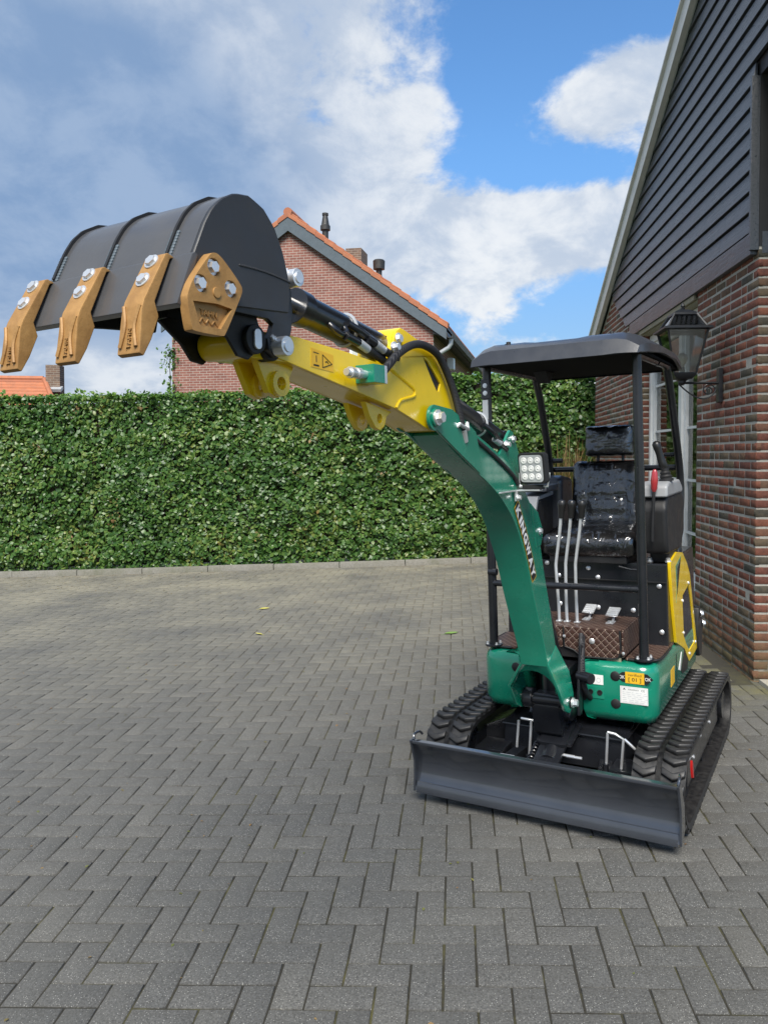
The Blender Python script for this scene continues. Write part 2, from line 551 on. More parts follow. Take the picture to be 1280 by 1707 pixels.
geo = m.n('ShaderNodeNewGeometry')
g = m.noise(geo.outputs['Position'], 3, 8, 0.7)
m.set(Base_Color=m.mix(g, (0.03, 0.06, 0.012), (0.08, 0.11, 0.03)), Roughness=0.9)
M['grass'] = m.m


def farbrick(name, a, b, mort, axis='x', scale=1.0):
    m = Mat(name)
    sx = m.n('ShaderNodeSeparateXYZ')
    m.put(sx.inputs[0], m.coord('Object'))
    cb = m.n('ShaderNodeCombineXYZ')
    m.put(cb.inputs[0], sx.outputs[0 if axis == 'x' else 1])
    m.put(cb.inputs[1], sx.outputs[2])
    v = cb.outputs[0]
    br = m.n('ShaderNodeTexBrick')
    m.put(br.inputs['Vector'], v)
    br.offset = 0.5
    br.inputs['Color1'].default_value = (*a, 1)
    br.inputs['Color2'].default_value = (*b, 1)
    br.inputs['Mortar'].default_value = (*mort, 1)
    br.inputs['Scale'].default_value = 1.0
    br.inputs['Mortar Size'].default_value = 0.007
    br.inputs['Mortar Smooth'].default_value = 0.15
    br.inputs['Brick Width'].default_value = 0.22 * scale
    br.inputs['Row Height'].default_value = 0.0745 * scale
    n = m.noise(v, 2.2, 6, 0.65)
    c = m.mix(m.ramp(n, 0.3, 0.75), br.outputs[0], m.mix(1.0, br.outputs[0], (0.72, 0.7, 0.7), 'MULTIPLY'))
    m.set(Base_Color=c, Roughness=0.85).bump(br.outputs['Fac'], -0.5, 0.01)
    return m.m


M['nb_gable'] = farbrick('orange_red_brickwork', (0.29, 0.118, 0.088), (0.215, 0.085, 0.066), (0.44, 0.39, 0.34))
M['nb_side'] = farbrick('orange_red_brickwork_side', (0.29, 0.118, 0.088), (0.215, 0.085, 0.066), (0.44, 0.39, 0.34), 'y')
M['chimney'] = farbrick('brown_chimney_brick', (0.20, 0.13, 0.09), (0.13, 0.09, 0.07), (0.30, 0.27, 0.22))
m = Mat('orange_clay_tile')
geo = m.n('ShaderNodeNewGeometry')
nb = m.noise(geo.outputs['Position'], 5, 7, 0.7)
r = m.rnd()
base = m.cramp(r, [(0.0, (0.42, 0.145, 0.066)), (0.5, (0.46, 0.17, 0.08)), (1.0, (0.34, 0.115, 0.06))])
m.set(Base_Color=m.mix(m.ramp(nb, 0.4, 0.75, 0, 0.7), base, (0.22, 0.10, 0.06)), Roughness=0.75).bump(nb, 0.3, 0.01)
M['tile'] = m.m


# ------------------------------------------------------------------ helpers: geometry
def tag(o, label=None, cat=None, group=None, kind=None):
    if label:
        o["label"] = label
    if cat:
        o["category"] = cat
    if group:
        o["group"] = group
    if kind:
        o["kind"] = kind
    return o


def empty(name, label=None, cat=None, matrix=None, group=None):
    o = bpy.data.objects.new(name, None)
    o.empty_display_size = 0.1
    col.objects.link(o)
    if matrix is not None:
        o.matrix_world = matrix
    return tag(o, label, cat, group)


def link(name, me, parent=None, loc=None, rot=None):
    o = bpy.data.objects.new(name, me)
    col.objects.link(o)
    o.parent = parent
    if loc is not None:
        o.location = loc
    if rot is not None:
        o.rotation_euler = rot
    return o


def fast_mesh(name, V, F, mat):
    """numpy verts (n,3) and equal-sized faces (m,k)"""
    V = np.asarray(V, np.float32)
    F = np.asarray(F, np.int32)
    me = bpy.data.meshes.new(name)
    me.vertices.add(len(V))
    me.vertices.foreach_set('co', V.ravel())
    k = F.shape[1]
    me.loops.add(F.size)
    me.loops.foreach_set('vertex_index', F.ravel())
    me.polygons.add(len(F))
    me.polygons.foreach_set('loop_start', np.arange(0, F.size, k, dtype=np.int32))
    me.polygons.foreach_set('loop_total', np.full(len(F), k, np.int32))
    me.update(calc_edges=True)
    me.materials.append(mat)
    return me


class MB:
    def __init__(s):
        s.v, s.f = [], []

    def add(s, vs, fs):
        b = len(s.v)
        s.v += [tuple(x) for x in vs]
        s.f += [tuple(b + i for i in f) for f in fs]
        return s

    def box(s, c, d, rot=None):
        vs = [Vector((x * d[0] / 2, y * d[1] / 2, z * d[2] / 2)) for x in (-1, 1) for y in (-1, 1) for z in (-1, 1)]
        if rot is not None:
            vs = [rot @ v for v in vs]
        c = Vector(c)
        return s.add([v + c for v in vs], [(0, 1, 3, 2), (4, 6, 7, 5), (0, 4, 5, 1), (2, 3, 7, 6), (0, 2, 6, 4), (1, 5, 7, 3)])

    def cyl(s, p0, p1, r0, r1=None, n=20, hex_=False):
        r1 = r0 if r1 is None else r1
        p0, p1 = Vector(p0), Vector(p1)
        d = (p1 - p0).normalized()
        a = d.orthogonal().normalized()
        b = d.cross(a)
        vs = []
        for p, r in ((p0, r0), (p1, r1)):
            for i in range(n):
                t = 2 * math.pi * i / n
                vs.append(p + (a * math.cos(t) + b * math.sin(t)) * r)
        fs = [(i, (i + 1) % n, n + (i + 1) % n, n + i) for i in range(n)]
        fs += [tuple(range(n - 1, -1, -1)), tuple(range(n, 2 * n))]
        return s.add(vs, fs)

    def lathe(s, p0, axis, prof, n=24):
        """prof: (distance along axis, radius)"""
        p0, d = Vector(p0), Vector(axis).normalized()
        a = d.orthogonal().normalized()
        b = d.cross(a)
        vs, fs = [], []
        for h, r in prof:
            for i in range(n):
                t = 2 * math.pi * i / n
                vs.append(p0 + d * h + (a * math.cos(t) + b * math.sin(t)) * r)
        m_ = len(prof)
        for j in range(m_ - 1):
            fs += [(j * n + i, j * n + (i + 1) % n, (j + 1) * n + (i + 1) % n, (j + 1) * n + i) for i in range(n)]
        fs += [tuple(range(n - 1, -1, -1)), tuple(range((m_ - 1) * n, m_ * n))]
        return s.add(vs, fs)

    def tube(s, pts, r, n=10, smooth=0):
        P = [Vector(p) for p in pts]
        if smooth:
            Q = []
            for i in range(len(P) - 1):
                a, b, c, d = P[max(i - 1, 0)], P[i], P[i + 1], P[min(i + 2, len(P) - 1)]
                for k in range(smooth):
                    t = k / smooth
                    Q.append(0.5 * ((2 * b) + (c - a) * t + (2 * a - 5 * b + 4 * c - d) * t * t + (3 * b - a - 3 * c + d) * t ** 3))
            P = Q + [P[-1]]
        rs = r if isinstance(r, (list, tuple)) else [r] * len(P)
        up = None
        vs, fs = [], []
        for i, p in enumerate(P):
            d = (P[min(i + 1, len(P) - 1)] - P[max(i - 1, 0)]).normalized()
            if up is None:
                up = d.orthogonal().normalized()
            up = (up - d * up.dot(d)).normalized()
            b = d.cross(up)
            for k in range(n):
                t = 2 * math.pi * k / n
                vs.append(p + (up * math.cos(t) + b * math.sin(t)) * rs[i])
        for j in range(len(P) - 1):
            fs += [(j * n + i, j * n + (i + 1) % n, (j + 1) * n + (i + 1) % n, (j + 1) * n + i) for i in range(n)]
        fs += [tuple(range(n - 1, -1, -1)), tuple(range((len(P) - 1) * n, len(P) * n))]
        return s.add(vs, fs)

    def prism(s, outline, y0, y1, holes=(), axis='y', slant=None):
        """outline in the plane normal to the axis: (x,z) for y, (x,y) for z, (y,z) for x"""
        def P(q, h):
            return {'y': (q[0], h, q[1]), 'z': (q[0], q[1], h), 'x': (h, q[0], q[1])}[axis]
        loops = [list(outline)] + [list(h) for h in holes]
        flat = [q for l in loops for q in l]
        n = len(flat)
        if holes:
            tris = tessellate_polygon([[Vector((q[0], q[1], 0)) for q in l] for l in loops])
            caps = [tuple(t) for t in tris]
        else:
            caps = [tuple(range(n))]
        vs = [P(q, y0) for q in flat] + [P(q, y1) for q in flat]
        fs = [tuple(reversed(c)) for c in caps] + [tuple(i + n for i in c) for c in caps]
        b = 0
        for l in loops:
            k = len(l)
            fs += [(b + i, b + (i + 1) % k, n + b + (i + 1) % k, n + b + i) for i in range(k)]
            b += k
        return s.add(vs, fs)

    def loft(s, rings, closed=True, caps=True):
        n = len(rings[0])
        vs = [p for r_ in rings for p in r_]
        fs = []
        for j in range(len(rings) - 1):
            for i in range(n if closed else n - 1):
                fs.append((j * n + i, j * n + (i + 1) % n, (j + 1) * n + (i + 1) % n, (j + 1) * n + i))
        if caps:
            fs += [tuple(range(n - 1, -1, -1)), tuple(range((len(rings) - 1) * n, len(rings) * n))]
        return s.add(vs, fs)

    def bolt(s, p, axis, r=0.009, h=0.007, washer=True):
        p, d = Vector(p), Vector(axis).normalized()
        if washer:
            s.cyl(p, p + d * h * 0.3, r * 1.35, n=14)
        s.cyl(p, p + d * h, r, r * 0.93, n=6)
        return s

    def data(s, name, mat, bevel=0.0, seg=2, ang=32, sharp=38):
        bm = bmesh.new()
        vs = [bm.verts.new(v) for v in s.v]
        for f in s.f:
            try:
                bm.faces.new([vs[i] for i in f])
            except ValueError:
                pass
        bmesh.ops.recalc_face_normals(bm, faces=bm.faces)
        if bevel:
            bm.normal_update()
            es = [e for e in bm.edges if len(e.link_faces) == 2 and e.calc_face_angle(0) > R(ang)]
            bmesh.ops.bevel(bm, geom=es, offset=bevel, segments=seg, profile=0.6, affect='EDGES', clamp_overlap=True)
        bm.normal_update()
        for f in bm.faces:
            f.smooth = True
        for e in bm.edges:
            if len(e.link_faces) != 2 or e.calc_face_angle(0) > R(sharp):
                e.smooth = False
        me = bpy.data.meshes.new(name)
        bm.to_mesh(me)
        bm.free()
        me.materials.append(mat)
        return me

    def build(s, name, mat, parent=None, bevel=0.0, seg=2, **k):
        o = link(name, s.data(name, M[mat] if isinstance(mat, str) else mat, bevel, seg, **k), parent)
        if bevel:
            w = o.modifiers.new('weighted_normals', 'WEIGHTED_NORMAL')
            w.keep_sharp = True
        return o


def text_obj(name, body, mat, parent, origin, xax, yax, size, lift=0.0, offset=0.0, width=None, shear=0.0, bold=False, center=False, thick=0.0):
    cu = bpy.data.curves.new(name, 'FONT')
    cu.body = body
    cu.size = 1.0
    cu.shear = shear
    cu.offset = offset
    cu.extrude = thick
    cu.resolution_u = 3
    if center:
        cu.align_x = 'CENTER'
    t = bpy.data.objects.new(name, cu)
    me = bpy.data.meshes.new_from_object(t)
    bpy.data.objects.remove(t)
    xs = np.empty(len(me.vertices) * 3)
    me.vertices.foreach_get('co', xs)
    c = xs.reshape(-1, 3)
    if len(c) == 0:
        return None
    sx = size
    if width:
        sx = width / max(c[:, 0].max() - c[:, 0].min(), 1e-6)
    x, y = Vector(xax).normalized(), Vector(yax).normalized()
    z = x.cross(y)
    q = np.array(origin) + np.outer(c[:, 0] * sx, x) + np.outer(c[:, 1] * size, y) + np.outer(c[:, 2] * size + lift, z)
    me.vertices.foreach_set('co', q.astype(np.float32).ravel())
    me.materials.clear()
    me.materials.append(M[mat])
    me.update()
    me.name = name
    return link(name, me, parent)


def rounded_rect(w, h, r, n=5, cx=0.0, cy=0.0):
    out = []
    for sx, sy, a in ((1, 1, 0), (-1, 1, 90), (-1, -1, 180), (1, -1, 270)):
        for k in range(n + 1):
            t = R(a + 90 * k / n)
            out.append((cx + sx * (w / 2 - r) + r * math.cos(t), cy + sy * (h / 2 - r) + r * math.sin(t)))
    return out


def pix(P):
    """picture position of a world point, only used to skip what lies far outside the view"""
    dy, dz = P[1], P[2] - 1.655
    zc = dy * math.cos(0.0285) - dz * math.sin(0.0285)
    if zc < 0.2:
        return None
    yc = dy * math.sin(0.0285) + dz * math.cos(0.0285)
    return 686.4 + 1277.6 * P[0] / zc, 797.5 - 1277.6 * yc / zc, zc


# ------------------------------------------------------------------ the setting
YW, SL = 0.0563, 0.0307                    # direction of the house wall and paving; fall of the paving


def gz(x):
    return SL * x


# wide ground sheet
tag(MB().add([(-400, -300, -0.75), (400, -300, -0.75), (400, 500, -0.75), (-400, 500, -0.75)], [(0, 1, 2, 3)]).build('ground', 'grass'), kind='structure')

# paving frame: local x across (parallel to the camera's right), y along the wall
ax = Vector((math.cos(YW), -math.sin(YW), SL * math.cos(YW))).normalized()
ay0 = Vector((math.sin(YW), math.cos(YW), SL * math.sin(YW)))
az_ = ax.cross(ay0).normalized()
ay = az_.cross(ax)
PM = Matrix.Identity(4)
for i, a_ in enumerate((ax, ay, az_)):
    for j in range(3):
        PM[j][i] = a_[j]
bed = MB().add([(-16, -5, -0.0055), (9, -5, -0.0055), (9, 12.6, -0.0055), (-16, 12.6, -0.0055), (-16, -5, -0.25), (9, -5, -0.25), (9, 12.6, -0.25), (-16, 12.6, -0.25)],
               [(0, 1, 2, 3), (0, 4, 5, 1), (1, 5, 6, 2), (2, 6, 7, 3), (3, 7, 4, 0)])
drive = bed.build('driveway', 'sand')
drive.matrix_world = PM
tag(drive, 'dark grey herringbone driveway of rectangular concrete pavers', kind='structure')
PW = 0.10525
hl, hw, ch, dp = PW - 0.0037, PW / 2 - 0.0037, 0.0022, 0.03


def paver_arrays(hx, hy):
    V = []
    for ins, z in ((ch, 0.0), (0.0, -ch), (0.0, -dp)):
        V += [(-hx + ins, -hy + ins, z), (hx - ins, -hy + ins, z), (hx - ins, hy - ins, z), (-hx + ins, hy - ins, z)]
    F = [(0, 1, 2, 3)]
    for b in (0, 4):
        for i in range(4):
            j = (i + 1) % 4
            F.append((b + j, b + i, b + 4 + i, b + 4 + j))
    return np.array(V), np.array(F)


pv, pf = paver_arrays(hl, hw)
paver_me = fast_mesh('paver', pv, pf, M['paver'])
spots = []
Q0, U0 = 2.3462, -0.350                    # one joint corner seen near the camera
for rr in range(-12, 90):
    for cc in range(-90, 45):
        d = (cc - rr) % 4
        if d == 0:
            u, q, v90 = U0 + (cc + 1) * PW, Q0 + (rr + 0.5) * PW, 0
        elif d == 3:
            u, q, v90 = U0 + (cc + 0.5) * PW, Q0 + (rr + 1.0) * PW, 1
        else:
            continue
        wp = PM @ Vector((u, q, 0))
        if wp.y > 11.58 or wp.y < 1.2:
            continue
        # stop at the wall of the house
        if wp.y > 5.28 and wp.x > 2.24 + (wp.y - 5.34) * math.tan(YW):
            continue
        pp = pix(wp)
        if pp is None or pp[0] < -420 or pp[0] > 1700 or pp[1] > 1990:
            continue
        spots.append((pp[1], u, q, v90, pp))
spots.sort(key=lambda t: -t[0])
inview = [t for t in spots if -40 < t[4][0] < 1320 and t[4][1] < 1745]
single = set(id(t) for t in inview[:300])
jv, jf, nb = [], [], 0
for t in spots:
    _, u, q, v90, pp = t
    tx, ty = rng.gauss(0, 0.003), rng.gauss(0, 0.003)
    tz = rng.gauss(0, 0.006)
    dz = rng.gauss(0, 0.0011) + 0.004 * mnoise.noise(Vector((u * 0.8, q * 0.8, 0)))
    loc = Vector((u + rng.gauss(0, 0.0006), q + rng.gauss(0, 0.0006), dz))
    rot = Matrix.Rotation(R(90) * v90 + tz, 3, 'Z') @ Matrix.Rotation(tx, 3, 'X') @ Matrix.Rotation(ty, 3, 'Y')
    if id(t) in single:
        link('paver', paver_me, drive, loc, rot.to_euler())
    else:
        jv.append(pv @ np.array(rot).T + np.array(loc))
        jf.append(pf + nb)
        nb += len(pv)
field = link('paver_field', fast_mesh('paver_field', np.concatenate(jv), np.concatenate(jf), M['paver']), drive)
field["kind"] = "stuff"

# kerb at the foot of the hedge
kerb = MB().box((-3.0, 11.69, -0.20), (14.0, 0.06, 0.12), Matrix.Rotation(-math.atan(SL), 3, 'Y')).build('kerb', 'sand')
tag(kerb, 'low pale concrete kerb along the hedge', kind='structure')
ks = MB().box((0, 0, 0), (0.992, 0.10, 0.20)).data('kerb_stone', M['concrete'], 0.012)
x = -9.6
while x < 3.6:
    yk = 11.66 + 0.012 * (x + 2.5) ** 2 * 0.3
    link('kerb_stone', ks, kerb, (x, yk, gz(x) - 0.02 + rng.gauss(0, 0.003)), (0, -math.atan(SL), rng.gauss(0, 0.004) + 0.004 * (x + 2.5)))
    x += 1.0


# ------------------------------------------------------------------ hedges
def leaf_cloud(n, sampler, size, seed, flat=0.55):
    """n bent four-face leaves; sampler(rs,n)-> points, outward normals"""
    rs = np.random.RandomState(seed)
    P, N = sampler(rs, n)
    n = len(P)
    N = N + rs.normal(0, flat, (n, 3)) + np.array([0, 0, 0.25])
    N /= np.linalg.norm(N, axis=1, keepdims=True)
    T = rs.normal(0, 1, (n, 3)) + np.array([0, 0, -0.6])
    T -= N * (T * N).sum(1, keepdims=True)
    T /= np.linalg.norm(T, axis=1, keepdims=True)
    B = np.cross(N, T)
    L = size * rs.uniform(0.5, 1.4, (n, 1))
    Wd = L * rs.uniform(0.26, 0.36, (n, 1))
    droop = rs.uniform(0.05, 0.3, (n, 1)) * L
    fold = rs.uniform(0.1, 0.35, (n, 1)) * Wd
    base, mid, tip = P - T * L * 0.5, P + N * droop * 0.3, P + T * L * 0.5 - N * droop
    lf, rt = P - T * L * 0.05 + B * Wd + N * fold, P - T * L * 0.05 - B * Wd + N * fold
    lf2, rt2 = P + T * L * 0.27 + B * Wd * 0.72 + N * (fold * 0.5 - droop * 0.35), P + T * L * 0.27 - B * Wd * 0.72 + N * (fold * 0.5 - droop * 0.35)
    V = np.stack([base, rt, rt2, tip, lf2, lf, mid], 1).reshape(-1, 3)
    o = (np.arange(n) * 7)[:, None]
    F = np.concatenate([o + np.array([[0, 1, 2, 6]]), o + np.array([[6, 2, 3, 4]]), o + np.array([[0, 6, 4, 5]])])
    return V, F


def hedge(name, x0, x1, yf, depth, top, label, seed, dens):
    root = empty(name, label, 'hedge', Matrix.Translation(((x0 + x1) / 2, yf + depth / 2, gz((x0 + x1) / 2))), 'clipped hedges behind the driveway')
    cx, cy, cz = root.location

    def surf(x, z):
        return (0.10 * mnoise.noise(Vector((x * 0.9, z * 1.1, seed))) + 0.075 * mnoise.noise(Vector((x * 2.7, z * 2.9, seed + 3))))

    def face(rs, n):
        x = rs.uniform(x0, x1, n)
        t = rs.uniform(0, 1, n)
        zt = np.array([top(a) for a in x])
        zb = gz(1) * x + 0.03
        z = zb + (zt - zb) * t
        bump = np.array([surf(a, b) for a, b in zip(x, z)])
        clump = np.array([mnoise.noise(Vector((a * 6.5, b * 6.5, seed + 9))) for a, b in zip(x, z)])
        dep = np.abs(rs.normal(0, 0.05, n)) - 0.03 - 0.05 * clump
        keep = clump + rs.uniform(-0.65, 0.8, n) > -0.48
        low = np.clip((0.28 - (z - zb)) / 0.28, 0, 1)
        y = yf - bump + dep + 0.03 * low
        P = np.stack([x, y, z], 1)[keep]
        N = np.tile(np.array([0, -1.0, 0.15]), (len(P), 1))
        return P, N

    def topf(rs, n):
        x = rs.uniform(x0, x1, n)
        y = rs.uniform(yf - 0.02, yf + depth, n)
        z = np.array([top(a) + 0.05 * mnoise.noise(Vector((a * 3.1, b * 3.1, seed))) for a, b in zip(x, y)]) + rs.normal(0, 0.025, n)
        return np.stack([x, y, z], 1), np.tile(np.array([0, -0.15, 1.0]), (n, 1))
    area = (x1 - x0) * 2.6
    V, F = leaf_cloud(int(area * dens), face, 0.072, seed)
    fo = link('foliage', fast_mesh('foliage', V - np.array([cx, cy, cz]), F, M['hedge']), root)
    fo["kind"] = "stuff"
    V, F = leaf_cloud(int((x1 - x0) * depth * 1500), topf, 0.06, seed + 1, 0.5)
    tp = link('top_shoots', fast_mesh('top_shoots', V - np.array([cx, cy, cz]), F, M['fresh']), root)
    tp["kind"] = "stuff"
    # loose shoots standing above the clipped top, and a few dead brown sprays
    rs0 = np.random.RandomState(seed + 5)

    def shoots(rs, n):
        k_ = int((x1 - x0) * 5)
        sx_ = rs.uniform(x0, x1, k_)
        hh_ = rs.uniform(0.04, 0.15, k_)
        i_ = rs.randint(0, k_, n)
        t_ = rs.uniform(0, 1, n)
        P = np.stack([sx_[i_] + rs.normal(0, 0.03, n), rs.uniform(yf, yf + 0.3, k_)[i_], np.array([top(a) for a in sx_[i_]]) + hh_[i_] * t_], 1)
        return P, np.tile(np.array([0, -0.6, 0.5]), (n, 1))
    V, F = leaf_cloud(int((x1 - x0) * 60), shoots, 0.06, seed + 2, 0.7)
    o_ = link('loose_shoots', fast_mesh('loose_shoots', V - np.array([cx, cy, cz]), F, M['fresh']), root)
    o_["kind"] = "stuff"

    def dead(rs, n):
        k_ = max(3, int((x1 - x0) * 1.6))
        c_ = np.stack([rs.uniform(x0, x1, k_), np.full(k_, yf - 0.02), rs.uniform(0.4, 2.5, k_)], 1)
        i_ = rs.randint(0, k_, n)
        P = c_[i_] + rs.normal(0, 1, (n, 3)) * np.array([0.07, 0.03, 0.06])
        return P, np.tile(np.array([0, -1.0, 0.1]), (n, 1))
    V, F = leaf_cloud(int((x1 - x0) * 22), dead, 0.05, seed + 4, 0.8)
    o_ = link('dead_leaves', fast_mesh('dead_leaves', V - np.array([cx, cy, cz]), F, M['straw']), root)
    o_["kind"] = "stuff"
    # twiggy heart
    nx = 60
    mb = MB()
    rings = []
    for i in range(nx + 1):
        x = x0 + (x1 - x0) * i / nx
        zt = top(x) - 0.10
        rings.append([(x - cx, yf + 0.14 - cy, gz(x) + 0.10 - cz), (x - cx, yf + 0.14 + 0.03 * rng.random() - cy, (zt + gz(x)) / 2 - cz), (x - cx, yf + 0.12 - cy, zt - cz),
                      (x - cx, yf + depth - 0.1 - cy, zt - cz), (x - cx, yf + depth - 0.1 - cy, gz(x) + 0.16 - cz)])
    mb.loft(rings).build('twig_core', 'twig', root)
    x = x0 + 0.15
    while x < x1:
        g = gz(x)
        px_ = [(x - cx, yf + 0.24 - cy, g - 0.08 - cz), (x + rng.uniform(-.05, .05) - cx, yf + 0.2 - cy, g + 0.2 - cz), (x + rng.uniform(-.1, .1) - cx, yf + 0.25 - cy, g + 0.5 - cz)]
        MB().tube(px_, [0.022, 0.017, 0.012], 6).build('stem', 'twig', root)
        x += rng.uniform(0.3, 0.5)
    return root


hedge('hedge', -9.6, 0.45, 11.80, 0.75, lambda x: 2.66 + 0.017 * x, 'long clipped green hedge running behind the driveway on the left', 3, 2100)
hedge('hedge', 0.40, 3.0, 11.92, 0.8, lambda x: 2.90, 'taller section of green hedge between excavator boom and brick house wall', 11, 2100)

# dry ornamental grass in front of the tall hedge
gr = empty('ornamental_grass', 'clump of brown and green dry grass leaves seen behind the excavator seat', 'plant', Matrix.Translation((2.35, 11.35, gz(2.35))))
rs = np.random.RandomState(5)
V, F, b = [], [], 0
for i in range(560):
    a = rs.uniform(0, 2 * math.pi)
    L = rs.uniform(0.7, 2.0)
    lean = abs(rs.normal(0.36, 0.22))
    w = rs.uniform(0.008, 0.020)
    p0 = np.array([rs.normal(0, 0.13), rs.normal(0, 0.08), 0.0])
    d = np.array([math.cos(a), math.sin(a), 0])
    sd_ = np.array([-d[1], d[0], 0])
    pts = []
    for k in range(6):
        t = k / 5
        pts.append(p0 + d * (lean * L * t ** 2.2) + np.array([0, 0, L * (t - 0.28 * lean * t ** 3)]))
    for k, p in enumerate(pts):
        ww = w * (1 - (k / 5.3) ** 2)
        V += [p - sd_ * ww, p + sd_ * ww]
    for k in range(5):
        F.append((b + 2 * k, b + 2 * k + 1, b + 2 * k + 3, b + 2 * k + 2))
    b += 12
o = link('grass_blades', fast_mesh('grass_blades', np.array(V), np.array(F), M['straw']), gr)
o["kind"] = "stuff"

# fallen leaves on the paving
def fallen(x, y, mat, label, rz, s):
    mb = MB()
    prof = [(0, 0.0), (0.03, 0.018), (0.06, 0.024), (0.095, 0.014), (0.12, 0.0)]
    up = [Vector((a * s, w * s, 0.004 + 0.10 * s * abs(a - 0.06) + 0.4 * w * s)) for a, w in prof]
    dn = [Vector((a * s, -w * s, 0.004 + 0.10 * s * abs(a - 0.06) + 0.25 * w * s)) for a, w in prof]
    mid = [Vector((a * s, 0, 0.003 + 0.06 * s * abs(a - 0.06))) for a, w in prof]
    n = len(prof)
    mb.add(up + mid + dn, [(i, i + 1, n + i + 1, n + i) for i in range(n - 1)] + [(n + i, n + i + 1, 2 * n + i + 1, 2 * n + i) for i in range(n - 1)])
    mb.tube([(-0.03 * s, 0, 0.004), (0, 0, 0.004), (0.05 * s, 0, 0.003)], 0.0012, 5)
    o = mb.build('fallen_leaf', mat)
    o.location = (x, y, gz(x) + 0.003)
    o.rotation_euler = (0, -math.atan(SL), rz)
    tag(o, label, 'leaf', 'fallen leaves on the paving')


fallen(-1.70, 8.50, 'leaf_yellow', 'yellow fallen leaf farthest back on the paving left of centre', 0.2, 1.0)
fallen(-1.42, 7.24, 'leaf_yellow', 'small yellow-green leaf on the paving left of centre, nearer the camera', 2.6, 0.75)
fallen(0.30, 7.03, 'leaf_green', 'curled green leaf on the paving just left of the excavator', 0.3, 1.15)


# crumbs of leaf litter, grit and moss lying on the paving
def litter(rs, n):
    k_ = n // 2
    x = np.concatenate([rs.uniform(-7, 2.0, k_), rs.uniform(-6.5, 2.2, n - k_)])
    y = np.concatenate([11.55 - np.abs(rs.normal(0, 0.9, k_)), rs.uniform(2.0, 11.5, n - k_)])
    return np.stack([x, y, SL * x + 0.004], 1), np.tile(np.array([0, 0, 1.0]), (n, 1))


V, F = leaf_cloud(1100, litter, 0.016, 77, 0.12)
o = link('leaf_litter', fast_mesh('leaf_litter', V, F, M['straw']))
tag(o, 'crumbs of dry leaf litter scattered over the paving and along the kerb', kind='stuff')


# ------------------------------------------------------------------ the brick house on the right
# local frame: x into the house, y along the gable wall away from the camera, z up from datum
HM = Matrix.Translation((2.3966, 5.3402, 0)) @ Matrix.Rotation(-YW, 4, 'Z')
house = empty('brick_house', 'brick house with black board-clad gable and tall window on the right', 'house', HM)
CO, BH, JT = 0.0668, 0.0508, 0.0150
ZB = 0.0                                     # bottom of the brickwork
CLAD = 3.06


def verge(s_):
    return 3.80 + 0.488 * (4.91 - s_)


def roof_cut(s_):
    """top of the brickwork"""
    if s_ < 3.72:
        return CLAD + 0.02
    if s_ < 4.93:
        return CLAD + 0.02 + (s_ - 3.72) * 0.60
    return verge(s_) - 0.03


FAR = 6.19
W0, W1, WZ0, WZ1 = 1.335, 3.33, 0.42, 3.0     # window opening
# mortar body: wall slab with the window opening left free
mort = MB()


def slab(y0, y1, z0f, z1f, x0=0.0025, x1=0.30, n=1):
    for i in range(n):
        a, b = y0 + (y1 - y0) * i / n, y0 + (y1 - y0) * (i + 1) / n
        z0a, z0b, z1a, z1b = z0f(a), z0f(b), z1f(a), z1f(b)
        mort.add([(x0, a, z0a), (x0, b, z0b), (x0, b, z1b), (x0, a, z1a), (x1, a, z0a), (x1, b, z0b), (x1, b, z1b), (x1, a, z1a)],
                 [(0, 1, 2, 3), (4, 7, 6, 5), (0, 3, 7, 4), (1, 5, 6, 2), (3, 2, 6, 7), (0, 4, 5, 1)])


slab(0.004, W0 - 0.006, lambda s_: -0.2, lambda s_: CLAD + 0.06)
slab(W1 + 0.004, 3.72, lambda s_: -0.2, lambda s_: CLAD + 0.06)
slab(3.72, 4.93, lambda s_: -0.2, lambda s_: roof_cut(s_) + 0.03)
slab(4.93, FAR - 0.004, lambda s_: -0.2, lambda s_: verge(s_) + 0.02, n=2)
slab(W0 - 0.006, W1 + 0.004, lambda s_: -0.2, lambda s_: WZ0 - 0.03)
# front wall returning to the right of the corner
mort.add([(0.30, 0.0035, -0.2), (2.6, 0.0035, -0.2), (2.6, 0.0035, CLAD + 0.06), (0.30, 0.0035, CLAD + 0.06), (0.30, 0.3, -0.2), (2.6, 0.3, -0.2), (2.6, 0.3, CLAD + 0.06), (0.30, 0.3, CLAD + 0.06)],
         [(0, 1, 2, 3), (4, 7, 6, 5), (3, 2, 6, 7), (1, 5, 6, 2)])
wall_o = mort.build('wall', 'mortar', house)

# bricks, each laid on its own; alike bricks share a mesh
def brick_arrays(L, H, D=0.03):
    c = 0.003
    V = []
    for ins, x in ((c, -0.0), (0.0, c), (0.0, D)):
        V += [(x, -L / 2 + ins, -H / 2 + ins), (x, L / 2 - ins, -H / 2 + ins), (x, L / 2 - ins, H / 2 - ins), (x, -L / 2 + ins, H / 2 - ins)]
    F = [(3, 2, 1, 0)]
    for b in (0, 4):
        for i in range(4):
            j = (i + 1) % 4
            F.append((b + i, b + j, b + 4 + j, b + 4 + i))
    return np.array(V), np.array(F)


BK = {}
for L in (0.205, 0.096):
    V, F = brick_arrays(L, BH)
    BK[L] = (V, F, fast_mesh('brick', V, F, M['brick']))
bricks = []                                   # (location, rotation about z, length, picture size)


